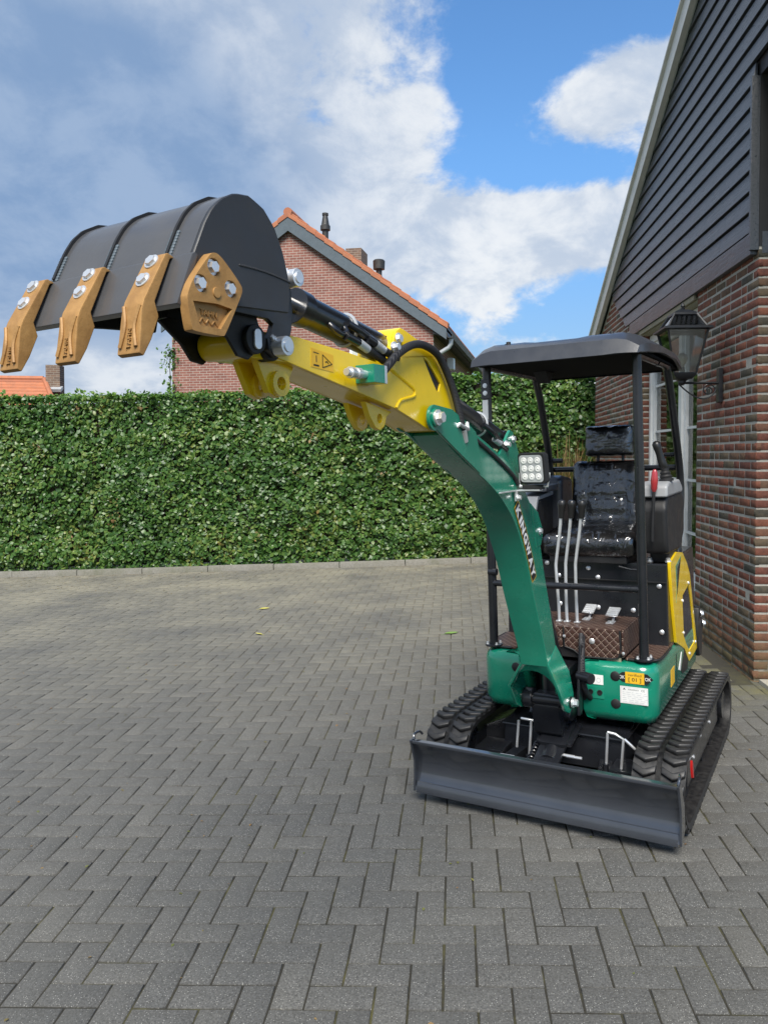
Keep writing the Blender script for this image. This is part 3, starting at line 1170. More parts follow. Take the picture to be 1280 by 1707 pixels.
def row(face, y0, y1, z, k):
    """face 'side': runs along y on the gable wall; 'front': runs along x; 'reveal': the window jamb"""
    y = y0
    first = True
    while y < y1 - 0.03:
        L = 0.205 if rng.random() < 0.72 else 0.096
        if first:
            L = 0.205 if k % 2 else 0.096
            first = False
        rem = y1 - y
        if rem < L + 0.05:
            L = rem if rem < 0.21 else (0.096 if rem < 0.205 + 0.09 else L)
        bricks.append((face, y + L / 2, z, L))
        y += L + JT * 0.95


k = 0
z = -0.045 + CO / 2
while z < verge(3.7) + 1.0:
    top = z + BH / 2
    if top < CLAD + 0.05:
        row('side', 0.0, W0, z, k)
        row('front', 0.0, 1.3, z, k + 1)
    if top < WZ0 - 0.03:
        row('side', W0 + 0.01, W1 - 0.01, z, k + rng.randrange(2))
    if top < WZ1 + 0.1:
        bricks.append(('reveal', 0.06, z, 0.096))
    # far part of the wall, cut by the slanting edges
    y1_ = FAR
    ok = [s_ for s_ in np.arange(W1, FAR, 0.02) if roof_cut(s_) > top]
    if ok:
        segs = []
        st = ok[0]
        for a, b in zip(ok, ok[1:] + [99]):
            if b - a > 0.03:
                segs.append((st, a + 0.02))
                st = b
        for a, b in segs:
            if b - a > 0.06:
                row('side', a, min(b, FAR), z, k)
    z += CO
    k += 1
lst = []
for face, t, z, L in bricks:
    if face == 'side':
        loc, rz = Vector((-0.001, t, z)), 0.0
    elif face == 'front':
        loc, rz = Vector((t, -0.001, z)), R(90)
    else:
        loc, rz = Vector((t - 0.008, W1 - 0.001, z)), R(90)
    w = HM @ loc
    pp = pix(w)
    vis = pp is not None and -10 < pp[0] < 1290 and -10 < pp[1] < 1720
    face_w = {'side': 1.0, 'front': 2.0, 'reveal': 0.5}[face]
    lst.append((-(L * face_w / pp[2] ** 2) if vis else 0, loc, rz, L))
order = sorted(range(len(lst)), key=lambda i: lst[i][0])
solo = set(order[:300])
jv, jf, nb = [], [], 0
for i, (_, loc, rz, L) in enumerate(lst):
    loc = loc + Vector((rng.gauss(0, 0.0012), rng.gauss(0, 0.0008), rng.gauss(0, 0.001)))
    rot = Matrix.Rotation(rz + rng.gauss(0, 0.006), 3, 'Z') @ Matrix.Rotation(rng.gauss(0, 0.006), 3, 'X')
    near = 0.205 if abs(L - 0.205) < abs(L - 0.096) else 0.096
    V, F, me = BK[near]
    sy = L / near
    if i in solo:
        o = link('brick', me, wall_o, loc, rot.to_euler())
        o.scale = (1, sy, 1)
    else:
        q = V * np.array([1, sy, 1])
        jv.append(q @ np.array(rot).T + np.array(loc))
        jf.append(F + nb)
        nb += len(V)
o = link('brickwork', fast_mesh('brickwork', np.concatenate(jv), np.concatenate(jf), M['brick']), wall_o)
o["kind"] = "stuff"

# black shiplap cladding of the gable: one board after another, each leaning out at its foot
BP = 0.146


def board(y0, y1, z0, y0t=None, y1t=None, x=-0.028):
    y0t = y0 if y0t is None else y0t
    y1t = y1 if y1t is None else y1t
    zz = z0 + BP - 0.014
    V = [(x - 0.012, y0, z0), (x - 0.012, y1, z0), (x + 0.004, y1t, zz), (x + 0.004, y0t, zz), (x + 0.02, y0, z0), (x + 0.02, y1, z0), (x + 0.02, y1t, zz), (x + 0.02, y0t, zz)]
    MB().add(V, [(0, 1, 2, 3), (7, 6, 5, 4), (0, 3, 7, 4), (1, 5, 6, 2), (3, 2, 6, 7), (0, 4, 5, 1)]).build('cladding_board', 'board', house, 0.004, 2)


def left_edge(z):
    """far end of a board at height z"""
    diag = 3.72 + (z - CLAD) / 0.60
    vg = 4.91 - (z - 3.80) / 0.488 - 0.02
    return min(diag, vg)


z = CLAD + 0.012
first = True
MB().box((-0.022, (3.74 + 0.03) / 2, CLAD + 0.075), (0.05, 3.74 - 0.03, 0.15)).build('fascia_board', 'board', house, 0.004)
z = CLAD + 0.165
nboard = 0
NOTCH = 4.28
while z < 8.2:
    e0, e1 = left_edge(z), left_edge(z + BP)
    s0 = 0.035 if z < NOTCH else -3.2
    if e0 < s0 + 0.1:
        break
    board(s0, e0, z, s0, max(e1, s0 + 0.05))
    z += BP
# backing behind the gable boards, follows the same outline
bk = MB()
pts = [(0.0, CLAD + 0.05), (3.70, CLAD + 0.05), (4.88, 3.76), (-3.3, verge(-3.3) - 0.05), (-3.3, NOTCH), (0.0, NOTCH)]
bk.prism([(y, zz) for y, zz in pts], 0.0, 0.12, axis='x').build('gable_backing', 'matt_black', house)
MB().box((-0.03, 0.018, (CLAD + NOTCH) / 2 + 0.01), (0.06, 0.03, NOTCH - CLAD - 0.03)).build('corner_trim', 'board', house, 0.003)
# recessed front of the upper storey beside the corner, and the soffit over it
z = CLAD + 0.165
while z < NOTCH - 0.05:
    MB().box((1.3, 0.026, z + 0.066), (2.56, 0.03, 0.132)).build('cladding_board', 'board', house, 0.004)
    z += BP
MB().box((1.3, 0.02, CLAD + 0.075), (2.56, 0.05, 0.15)).build('fascia_board', 'board', house, 0.004)
MB().box((1.35, -1.6, NOTCH + 0.03), (2.6, 3.2, 0.05)).build('soffit', 'matt_black', house)
# pale verge board climbing the gable, tiles of the roof above it
yv = np.array([FAR + 0.15, -3.4])
vd = MB()
a, b = yv
for (x0, x1, dz0, dz1) in ((-0.10, -0.045, -0.02, 0.17), (-0.13, 0.02, 0.172, 0.20)):
    vd.add([(x0, a, verge(a) + dz0), (x0, b, verge(b) + dz0), (x0, b, verge(b) + dz1), (x0, a, verge(a) + dz1),
            (x1, a, verge(a) + dz0), (x1, b, verge(b) + dz0), (x1, b, verge(b) + dz1), (x1, a, verge(a) + dz1)],
           [(0, 1, 2, 3), (7, 6, 5, 4), (0, 3, 7, 4), (1, 5, 6, 2), (3, 2, 6, 7), (0, 4, 5, 1)])
vd.build('verge_board', 'trim', house)
rf = MB()
rf.add([(-0.09, a, verge(a) + 0.205), (-0.09, b, verge(b) + 0.205), (6, b, verge(b) + 0.205), (6, a, verge(a) + 0.205),
        (-0.09, a, verge(a) + 0.25), (-0.09, b, verge(b) + 0.25), (6, b, verge(b) + 0.25), (6, a, verge(a) + 0.25)],
       [(0, 1, 2, 3), (7, 6, 5, 4), (0, 3, 7, 4), (1, 5, 6, 2), (3, 2, 6, 7), (0, 4, 5, 1)])
rf.build('roof', 'gutter', house)
MB().box((-0.02, (W0 + W1) / 2, WZ1 + 0.035), (0.02, W1 - W0 - 0.03, 0.04)).build('lintel_strip', 'beige', house)
MB().box((0.13, (W0 + W1) / 2, WZ1 + 0.02), (0.26, W1 - W0 - 0.02, 0.03)).build('lintel_soffit', 'beige', house)

# tall white window: frame, mullion, glazing bars, panes, blind
XF = 0.085
win = MB()
for (y0, y1, z0, z1) in ((W1 - 0.075, W1 - 0.005, WZ0, WZ1), (W0 + 0.005, W0 + 0.07, WZ0, WZ1), (W0 + 0.07, W1 - 0.075, WZ0, WZ0 + 0.09), (W0 + 0.07, W1 - 0.075, WZ1 - 0.08, WZ1), (2.09, 2.19, WZ0 + 0.09, WZ1 - 0.08)):
    win.box((XF + 0.035, (y0 + y1) / 2, (z0 + z1) / 2), (0.07, y1 - y0 - 0.002, z1 - z0 - 0.002))
wino = win.build('window', 'white_frame', house, 0.004)
for (y0, y1) in ((2.19, W1 - 0.075), (W0 + 0.07, 2.09)):
    sash = MB()
    w_ = 0.05
    for (a0, a1, z0, z1) in ((y0, y0 + w_, WZ0 + .09, WZ1 - .08), (y1 - w_, y1, WZ0 + .09, WZ1 - .08), (y0 + w_, y1 - w_, WZ0 + .09, WZ0 + .15), (y0 + w_, y1 - w_, WZ1 - .14, WZ1 - .08)):
        sash.box((XF + 0.05, (a0 + a1) / 2, (z0 + z1) / 2), (0.05, a1 - a0 - 0.002, z1 - z0 - 0.002))
    sash.build('sash', 'white_frame', wino, 0.003)
    for zb in (0.93, 1.43, 1.93, 2.43):
        MB().box((XF + 0.052, (y0 + y1) / 2, zb), (0.022, y1 - y0 - 2 * w_, 0.024)).build('glazing_bar', 'white_frame', wino)
    zs = [WZ0 + .15, 0.93, 1.43, 1.93, 2.43, WZ1 - .14]
    for z0, z1 in zip(zs, zs[1:]):
        MB().box((XF + 0.06, (y0 + y1) / 2, (z0 + z1) / 2), (0.006, y1 - y0 - 2 * w_, z1 - z0 - 0.026)).build('pane', 'lantern_glass', wino)
bl = MB()
z = WZ0 + 0.18
while z < WZ1 - 0.12:
    bl.box((XF + 0.13, 1.74, z), (0.022, 0.62, 0.0025), Matrix.Rotation(R(35), 3, 'Y'))
    z += 0.024
o = bl.build('blind', 'blind', wino)
o["kind"] = "stuff"
MB().box((0.06, (W0 + W1) / 2, WZ0 - 0.015), (0.16, W1 - W0 - 0.012, 0.05)).build('window_sill', 'concrete', wino, 0.005)
# a dim room behind the glass
rm = MB()
rm.add([(0.31, 0.4, 0), (0.31, 5.6, 0), (3.2, 5.6, 0), (3.2, 0.4, 0), (0.31, 0.4, 3.1), (0.31, 5.6, 3.1), (3.2, 5.6, 3.1), (3.2, 0.4, 3.1)],
       [(0, 1, 2, 3), (4, 7, 6, 5), (1, 5, 6, 2), (2, 6, 7, 3), (0, 3, 7, 4)])
rm.build('room', 'dark_room', house)
th = MB().box((0.45, -0.22, 0.055), (0.86, 0.36, 0.10))
o = th.build('threshold_slab', 'threshold', None, 0.006)
o.matrix_world = HM
tag(o, kind='structure')

# ------------------------------------------------------------------ wall lantern
LM = HM @ Matrix.Translation((0, 0.705, 0))
lan = empty('wall_lantern', 'black four-sided wall lantern on a scrolled iron bracket beside the window', 'lamp', HM @ Matrix.Translation((0, 0.705, 2.07)))
Z0 = 2.07


def L_(x, y, z):
    return (x, y, z - Z0)


MB().prism(rounded_rect(0.062, 0.27, 0.006, 3, 0, 2.215 - Z0), -0.036, -0.004, axis='x').build('wall_plate', 'iron', lan, 0.003)
br = MB()
br.tube([L_(-0.03, 0, 2.235), L_(-0.34, 0, 2.235)], 0.010, 10)
br.build('arm', 'iron', lan)
sc_ = [L_(-0.335, 0, 2.225), L_(-0.26, 0, 2.16), L_(-0.19, 0, 2.12), L_(-0.13, 0, 2.112), L_(-0.075, 0, 2.14), L_(-0.045, 0, 2.185)]
MB().tube(sc_, 0.006, 8, 6).build('brace', 'iron', lan)
sp_ = []
for i in range(40):
    t = i / 39
    an = R(-20 + 600 * t)
    rr_ = 0.052 * (1 - 0.78 * t)
    sp_.append(L_(-0.105 + rr_ * math.cos(an), 0, 2.178 + rr_ * math.sin(an)))
MB().tube(sp_, 0.005, 8).build('scroll', 'iron', lan)
cx = -0.31


def ring(h, z, yaw=0.0):
    return [L_(cx + sx * h, sy * h, z) for sx, sy in ((-1, -1), (1, -1), (1, 1), (-1, 1))]


MB().lathe(L_(cx, 0, 2.215), (0, 0, 1), [(0, 0.012), (0.02, 0.03), (0.035, 0.03), (0.045, 0.05)], 16).build('base_cup', 'iron', lan)
MB().loft([ring(0.058, 2.262), ring(0.085, 2.29), ring(0.090, 2.31)]).build('lower_frame', 'iron', lan)
fr_ = MB()
for sx, sy in ((-1, -1), (1, -1), (1, 1), (-1, 1)):
    fr_.tube([L_(cx + sx * 0.083, sy * 0.083, 2.305), L_(cx + sx * 0.152, sy * 0.152, 2.635)], 0.0075, 6)
fr_.build('corner_bars', 'iron', lan)
for i, (dx, dy) in enumerate(((-1, 0), (1, 0), (0, -1), (0, 1))):
    q = []
    for h, z in ((0.079, 2.312), (0.148, 2.632)):
        if dx:
            q.append((cx + dx * h, -h, z)); q.append((cx + dx * h, h, z))
        else:
            q.append((cx - h, dy * h, z)); q.append((cx + h, dy * h, z))
    n_ = Vector((dx, dy, 0)) * 0.003
    vs_ = [Vector(L_(*p)) for p in q] + [Vector(L_(*p)) - n_ for p in q]
    MB().add(vs_, [(0, 1, 3, 2), (4, 6, 7, 5), (0, 4, 5, 1), (2, 3, 7, 6), (0, 2, 6, 4), (1, 5, 7, 3)]).build('glass_pane', 'lantern_glass', lan)
MB().loft([ring(0.158, 2.632), ring(0.182, 2.64), ring(0.182, 2.654), ring(0.155, 2.664)]).build('eaves_plate', 'iron', lan)
rb = MB()
for sx, sy in ((-1, -1), (1, -1), (1, 1), (-1, 1)):
    rb.tube([L_(cx + sx * 0.145, sy * 0.145, 2.66), L_(cx + sx * 0.085, sy * 0.085, 2.765)], 0.009, 6)
rb.build('roof_bars', 'iron', lan)
for i, (dx, dy) in enumerate(((-1, 0), (1, 0), (0, -1), (0, 1))):
    q = []
    for h, z in ((0.140, 2.668), (0.083, 2.76)):
        if dx:
            q += [(cx + dx * h, -h, z), (cx + dx * h, h, z)]
        else:
            q += [(cx - h, dy * h, z), (cx + h, dy * h, z)]
    n_ = Vector((dx, dy, 0.6)) * 0.003
    vs_ = [Vector(L_(*p)) for p in q] + [Vector(L_(*p)) - n_ for p in q]
    MB().add(vs_, [(0, 1, 3, 2), (4, 6, 7, 5), (0, 4, 5, 1), (2, 3, 7, 6), (0, 2, 6, 4), (1, 5, 7, 3)]).build('roof_pane', 'lantern_glass', lan)
MB().loft([ring(0.092, 2.758), ring(0.090, 2.775), ring(0.045, 2.80), ring(0.02, 2.808)]).build('roof_cap', 'iron', lan)
MB().lathe(L_(cx, 0, 2.805), (0, 0, 1), [(0, 0.014), (0.012, 0.018), (0.02, 0.009), (0.03, 0.016), (0.045, 0.012), (0.06, 0.003)], 14).build('finial', 'iron', lan)
MB().cyl(L_(cx, 0, 2.31), L_(cx, 0, 2.36), 0.02, n=14).build('bulb_holder', 'grey_plastic', lan)
MB().lathe(L_(cx, 0, 2.36), (0, 0, 1), [(0, 0.014), (0.02, 0.02), (0.045, 0.036), (0.07, 0.04), (0.095, 0.032), (0.11, 0.012)], 18).build('bulb', 'bulb', lan)

# ------------------------------------------------------------------ neighbouring gabled house behind the hedge
NA = R(10.6)
NM = Matrix.Translation((0.61, 22.0, -0.75)) @ Matrix.Rotation(-NA, 4, 'Z')
nbh = empty('gabled_house', 'two-storey brick house with orange tiled gable roof behind the hedge', 'house', NM)
GW, EZ, AX, AZ, DP = -8.05, 6.22, -4.28, 9.32, 10.2
sl = (AZ - EZ) / (0 - AX)
zl = AZ - sl * (AX - GW) * 1.0
gp = [(GW, 0), (0, 0), (0, EZ), (AX, AZ), (GW, zl)]
MB().prism(gp, 0, 0.25, axis='y').build('gable_wall', 'nb_gable', nbh)
MB().box((-0.125 - 0.003, DP / 2 + 0.13, EZ / 2), (0.25, DP - 0.25, EZ)).build('side_wall', 'nb_side', nbh)
MB().box((GW + 0.13, DP / 2 + 0.13, EZ / 2), (0.25, DP - 0.25, EZ)).build('side_wall', 'nb_side', nbh)
MB().prism(gp, DP + 0.01, DP + 0.25, axis='y').build('gable_wall', 'nb_gable', nbh)
ov = 0.42                                   # eaves overhang
for sgn, xe in ((1, 0.0 + ov), (-1, GW - 0.30)):
    ze = AZ - sl * abs(xe - AX)
    pr = [(AX, AZ + 0.10), (xe, ze + 0.10), (xe, ze + 0.20), (AX, AZ + 0.22)]
    rfo = MB().prism(pr, -0.14, DP + 0.4, axis='y').build('roof_slope', 'gutter', nbh)
    # pan tiles on the slope and the row of verge tiles
    L = math.hypot(xe - AX, ze - AZ)
    n = int(L / 0.34)
    dx, dz = (xe - AX) / n, (ze - AZ) / n
    an = math.atan2(dz, dx)
    for i in range(n):
        f = 1.10
        ax_, az2 = AX + dx * i, AZ + dz * i + 0.22
        bx_, bz2 = AX + dx * (i + f), AZ + dz * (i + f) + 0.22
        vt = MB()
        vt.prism([(ax_, az2), (bx_, bz2 + 0.03), (bx_, bz2 + 0.085), (ax_, az2 + 0.05)], -0.14, 0.13)
        vt.prism([(ax_, az2 - 0.13), (bx_, bz2 - 0.10), (bx_, bz2 + 0.029), (ax_, az2 - 0.001)], -0.185, -0.1405)
        vt.build('verge_tile', 'tile', rfo, 0.012)
    cor = MB()
    ny = 44
    ring_t, ring_b = [], []
    for j in range(ny * 4 + 1):
        y = 0.14 + (DP + 0.2) * j / (ny * 4)
        h = 0.24 + 0.025 * math.sin(j * math.pi / 2)
        ring_t.append((AX, y, AZ + h + 0.02))
        ring_b.append((xe, y, ze + h))
    cor.loft([ring_t, ring_b], closed=False, caps=False).build('roof_tiles', 'tile', rfo)
    # grey barge board
    MB().prism([(AX, AZ + 0.10), (xe - 0.02 * sgn, ze + 0.10), (xe - 0.02 * sgn, ze - 0.20), (xe - 0.12 * sgn, ze - 0.20 + 0.1 * sl), (AX, AZ - 0.30)], -0.16, -0.10, axis='y').build('barge_board', 'barge', nbh)
    MB().prism([(AX, AZ - 0.02), (xe - 0.06 * sgn, ze - 0.02), (xe - 0.06 * sgn, ze + 0.09), (AX, AZ + 0.09)], -0.10, 0.0, axis='y').build('verge_soffit', 'matt_black', nbh)
rg = MB()
rg.tube([(AX, -0.18, AZ + 0.24), (AX, DP + 0.4, AZ + 0.24)], 0.13, 10)
rg.build('ridge_tiles', 'tile', nbh)
# eaves box, gutter, downpipe on the right-hand side
MB().prism([(0.0, EZ - 0.32), (0.40, EZ - 0.44), (0.40, EZ - 0.26), (0.0, EZ - 0.02)], -0.10, DP + 0.2, axis='y').build('eaves_soffit', 'gutter', nbh)
MB().prism([(0.40, EZ - 0.42), (0.44, EZ - 0.46), (0.56, EZ - 0.46), (0.60, EZ - 0.30), (0.58, EZ - 0.30), (0.55, EZ - 0.44), (0.45, EZ - 0.44), (0.42, EZ - 0.30), (0.40, EZ - 0.30)], -0.16, DP + 0.3, axis='y').build('gutter', 'gutter', nbh)
MB().tube([(0.50, 0.05, EZ - 0.46), (0.50, 0.05, EZ - 0.60), (0.44, 0.05, EZ - 0.70), (0.18, 0.05, EZ - 0.86), (0.10, 0.05, EZ - 0.98), (0.10, 0.05, EZ - 1.3), (0.10, 0.05, 0)], 0.062, 10).build('downpipe', 'galv', nbh)
ch_ = MB().box((-3.45, 4.6, 8.46), (0.55, 0.9, 2.3)).build('chimney', 'chimney', nbh)
MB().lathe((-3.86, 2.2, 8.72), (0, 0, 1), [(0, 0.10), (0.95, 0.10), (0.96, 0.16), (1.10, 0.16), (1.12, 0.13), (1.42, 0.08), (1.43, 0.1), (1.50, 0.1)], 16).build('flue_pipe', 'gutter', nbh)
MB().lathe((-2.28, 3.0, 7.62), (0, 0, 1), [(0, 0.10), (0.92, 0.10), (0.93, 0.19), (1.20, 0.2), (1.24, 0.16)], 16).build('vent_pipe', 'gutter', nbh)
lt = MB().box((0.16, 2.6, 5.35), (0.22, 0.34, 0.36)).build('wall_light', 'white_frame', nbh, 0.03)
MB().box((0.07, 2.55, 4.6), (0.05, 0.05, 0.7)).build('light_bracket', 'gutter', nbh)
for (xa, xb, za, zb) in ((-2.45, -1.72, 5.02, 5.95),):
    w_ = MB()
    for (a0, a1, b0, b1) in ((xa, xa + .09, za, zb), (xb - .09, xb, za, zb), (xa + .09, xb - .09, za, za + .09), (xa + .09, xb - .09, zb - .09, zb)):
        w_.box(((a0 + a1) / 2, -0.02, (b0 + b1) / 2), (a1 - a0, 0.08, b1 - b0))
    wo_ = w_.build('window', 'white_frame', nbh)
    MB().box(((xa + xb) / 2, -0.005, (za + zb) / 2), (xb - xa - .18, 0.02, zb - za - .18)).build('pane', 'blind', wo_)
sw = MB()
sw.box((0.03, 5.9, 3.9), (0.08, 1.6, 0.1))
sw.build('window_head', 'white_frame', nbh)
# ivy on the left corner of that house
iv = empty('ivy', 'sprays of ivy on the left corner of the gabled brick house', 'plant', NM @ Matrix.Translation((GW, -0.05, 3.6)))


def ivys(rs, n):
    c = np.array([(-0.04, -0.02, z_) for z_ in (0.25, 0.55, 0.85, 1.0, 1.55, 1.75, 1.95, 2.1)])
    s_ = np.array([.07, .12, .1, .12, .16, .13, .1, .12])
    k_ = rs.randint(0, len(c), n)
    return c[k_] + rs.normal(0, 1, (n, 3)) * s_[k_][:, None] * np.array([1.2, 0.3, 0.9]), np.tile(np.array([-0.3, -1.0, 0.2]), (n, 1))


V, F = leaf_cloud(260, ivys, 0.10, 21)
o = link('ivy_leaves', fast_mesh('ivy_leaves', V, F, M['hedge']), iv)
o["kind"] = "stuff"
MB().tube([(-0.03, 0, -0.6), (-0.05, 0, 0.3), (-0.04, 0, 1.2), (-0.08, 0, 2.1)], [0.02, 0.018, 0.014, 0.006], 6).build('stem', 'twig', iv)

# ------------------------------------------------------------------ low house at the far left: only roof and chimney show
BMx = Matrix.Translation((-12.5, 24.0, -0.75)) @ Matrix.Rotation(R(8), 4, 'Z')
bun = empty('low_house', 'low house at far left with orange pantile roof and brown brick chimney', 'house', BMx)
MB().box((-3.2, 2.5, 1.6), (8.6, 5.4, 3.2)).build('wall', 'nb_gable', bun)
# slope facing the camera, eaves to ridge, built of overlapping courses
RX0, RX1, RZ = -8.6, 1.75, 5.05
nrow = 16
for i in range(nrow):
    y0, y1 = -0.5 + 3.2 * i / nrow, -0.5 + 3.2 * (i + 1.25) / nrow
    z0, z1 = 3.1 + (RZ - 3.1) * i / nrow, 3.1 + (RZ - 3.1) * (i + 1.25) / nrow
    x1 = RX1 - (RX1 - 0.15) * (i / nrow)
    MB().add([(RX0, y0, z0 + 0.06), (x1, y0, z0 + 0.06), (x1 - 0.1, y1, z1 + 0.02), (RX0, y1, z1 + 0.02), (RX0, y0, z0), (x1, y0, z0), (x1 - 0.1, y1, z1 - 0.02), (RX0, y1, z1 - 0.02)],
             [(0, 1, 2, 3), (7, 6, 5, 4), (0, 4, 5, 1), (1, 5, 6, 2), (2, 6, 7, 3), (3, 7, 4, 0)]).build('tile_course', 'tile', bun)
MB().add([(RX0, 2.7, RZ), (0.15, 2.7, RZ), (RX1, 5.8, 3.1), (RX0, 5.8, 3.1), (RX1, -0.5, 3.1)], [(0, 1, 2, 3), (1, 4, 2)]).build('roof_back', 'tile', bun)
MB().tube([(RX0, 2.72, RZ + 0.06), (0.1, 2.72, RZ + 0.06)], 0.09, 8).build('ridge_tiles', 'tile', bun)
MB().tube([(0.15, 2.65, RZ + 0.04), (RX1, -0.48, 3.16)], 0.08, 8).build('hip_tiles', 'tile', bun)
MB().box((0.52, 2.6, 4.85), (0.46, 0.5, 1.4)).build('chimney', 'chimney', bun)
MB().box((0.52, 2.3, 4.72), (0.62, 0.3, 0.1), Matrix.Rotation(R(25), 3, 'X')).build('flashing', 'galv', bun)


# ------------------------------------------------------------------ the mini excavator
# local frame: x forward, y to the machine's left, z up from the paving
HA = 0.5084
nz = Vector((-SL, 0, 1)).normalized()
fv = Vector((-math.sin(HA), -math.cos(HA), 0))
fv.z = SL * fv.x
fv.normalize()
lv = nz.cross(fv)
EM = Matrix.Translation((0.9714, 4.0871, gz(0.9714)))
for i, a_ in enumerate((fv, lv, nz)):
    for j in range(3):
        EM[j][i] = a_[j]
ex = empty('mini_excavator', 'green and yellow mini excavator on rubber tracks with black bucket raised high', 'excavator', EM)
YB = -0.025                                  # centre plane of boom, arm and bucket


# ---- rubber tracks
def track_path(n_arc=14, n_run=26, off=0.0):
    cf, cr, rf_, rr_ = (0.595, 0.185), (-0.63, 0.18), 0.168 + off, 0.163 + off
    P = []
    for i in range(n_run):
        t = i / n_run
        P.append((cr[0] + (cf[0] - cr[0]) * t, cr[1] + rr_ + (cf[1] + rf_ - cr[1] - rr_) * t))
    for i in range(n_arc):
        a = R(90 - 180 * i / n_arc)
        P.append((cf[0] + rf_ * math.cos(a), cf[1] + rf_ * math.sin(a)))
    for i in range(n_run):
        t = i / n_run
        P.append((cf[0] + (cr[0] - cf[0]) * t, cf[1] - rf_ + (cr[1] - rr_ - cf[1] + rf_) * t))
    for i in range(n_arc):
        a = R(270 - 180 * i / n_arc)
        P.append((cr[0] + rr_ * math.cos(a), cr[1] + rr_ * math.sin(a)))
    return P


TW = 0.222
# chevron lug, laid flat: x along the track, y across, z outward; shared by all
def lug_mesh(flip):
    w, l, h, sl_ = TW / 2 - 0.014, 0.030, 0.0165, 0.024
    out = [(-l / 2, 0), (-l / 2 + sl_, w / 2), (-l / 2, w), (l / 2, w), (l / 2 + sl_, w / 2), (l / 2, 0)]
    if flip:
        out = [(x_, w - y_) for x_, y_ in out]
    n = len(out)
    cxx = sum(p[0] for p in out) / n
    top_ = [(cxx + (p[0] - cxx) * 0.80, w / 2 + (p[1] - w / 2) * 0.93) for p in out]
    mb = MB()
    mb.loft([[(p[0], p[1], -0.006) for p in out], [(p[0], p[1], h * 0.75) for p in out], [(p[0], p[1], h) for p in top_]])
    return mb.data('tread_lug', M['rubber'], 0.002, 1)


lugA, lugB = lug_mesh(False), lug_mesh(True)
for side in (1, -1):
    yc = 0.498 * side
    po, pi_ = track_path(off=-0.003), track_path(off=-0.028)
    rings = []
    for (xo, zo), (xi, zi) in zip(po, pi_):
        rings.append([(xo, yc - TW / 2, zo), (xo, yc - 0.012, zo), (xo, yc, zo - 0.0), (xo, yc + 0.012, zo), (xo, yc + TW / 2, zo), (xi, yc + TW / 2 - 0.004, zi), (xi, yc - TW / 2 + 0.004, zi)])
    rings.append(rings[0])
    tr_ = MB().loft(rings, caps=False).build('track', 'rubber', ex)
    tag(tr_, 'rubber crawler track with chevron tread lugs')
    # lugs, both columns
    dense = track_path(60, 120)
    cum = [0]
    for a, b in zip(dense, dense[1:] + dense[:1]):
        cum.append(cum[-1] + math.dist(a, b))
    tot = cum[-1]
    npitch = 56
    for c_ in range(2):
        for k in range(npitch):
            d = ((k + 0.5 * 0) / npitch) * tot
            i = max(j for j in range(len(dense)) if cum[j] <= d)
            a, b = dense[i], dense[(i + 1) % len(dense)]
            t = (d - cum[i]) / max(cum[i + 1] - cum[i], 1e-6)
            px_, pz_ = a[0] + (b[0] - a[0]) * t, a[1] + (b[1] - a[1]) * t
            ang = math.atan2(b[1] - a[1], b[0] - a[0])
            y0 = yc - TW / 2 + 0.004 if c_ == 0 else yc + 0.012
            o = link('tread_lug', lugA, tr_, (px_, y0, pz_ - 0.0), (0, -ang, 0))
    # steel guide strip between the columns
    MB().loft([[(x_, yc - 0.011, z_), (x_, yc + 0.011, z_), (x_, yc + 0.011, z_ + 0.0), (x_, yc - 0.011, z_)] for x_, z_ in track_path(off=0.004) + track_path(off=0.004)[:1]], caps=False).build('guide_strip', 'rubber', tr_)
    # wheels and frame
    tf = MB()
    tf.box((0.0, yc, 0.185), (1.02, 0.12, 0.11))
    tf.box((0.0, yc, 0.105), (0.86, 0.10, 0.07))
    tf.box((-0.02, yc + side * 0.064, 0.20), (0.96, 0.012, 0.15))
    tf.build('track_frame', 'black', ex, 0.006)
    MB().cyl((0.595, yc - 0.045, 0.185), (0.595, yc + 0.045, 0.185), 0.138, n=36).cyl((0.595, yc - 0.06, 0.185), (0.595, yc + 0.06, 0.185), 0.04, n=20).build('idler_wheel', 'black', ex, 0.006)
    sp = MB().cyl((-0.63, yc - 0.02, 0.18), (-0.63, yc + 0.02, 0.18), 0.125, n=36).cyl((-0.63, yc - 0.05, 0.18), (-0.63, yc + side * 0.085, 0.18), 0.075, n=28)
    for k in range(11):
        a = 2 * math.pi * k / 11
        sp.box((-0.63 + 0.13 * math.cos(a), yc, 0.18 + 0.13 * math.sin(a)), (0.03, 0.036, 0.022), Matrix.Rotation(-a, 3, 'Y'))
    sp.build('drive_sprocket', 'black', ex)
    for xr in (-0.36, -0.12, 0.12, 0.36):
        MB().cyl((xr, yc - 0.05, 0.082), (xr, yc + 0.05, 0.082), 0.05, n=24).build('track_roller', 'black', ex, 0.005)
    for xr, zr in ((0.42, 0.245), (0.30, 0.21), (0.1, 0.245), (-0.2, 0.215)):
        MB().bolt((xr, yc + side * 0.070, zr), (0, side, 0), 0.008).build('bolt', 'zinc', ex)
    if side == 1:
        MB().prism([(0.545, 0.215), (0.562, 0.285), (0.576, 0.30), (0.584, 0.272), (0.568, 0.22)], yc + 0.104, yc + 0.113).build('red_tag', 'red', ex)

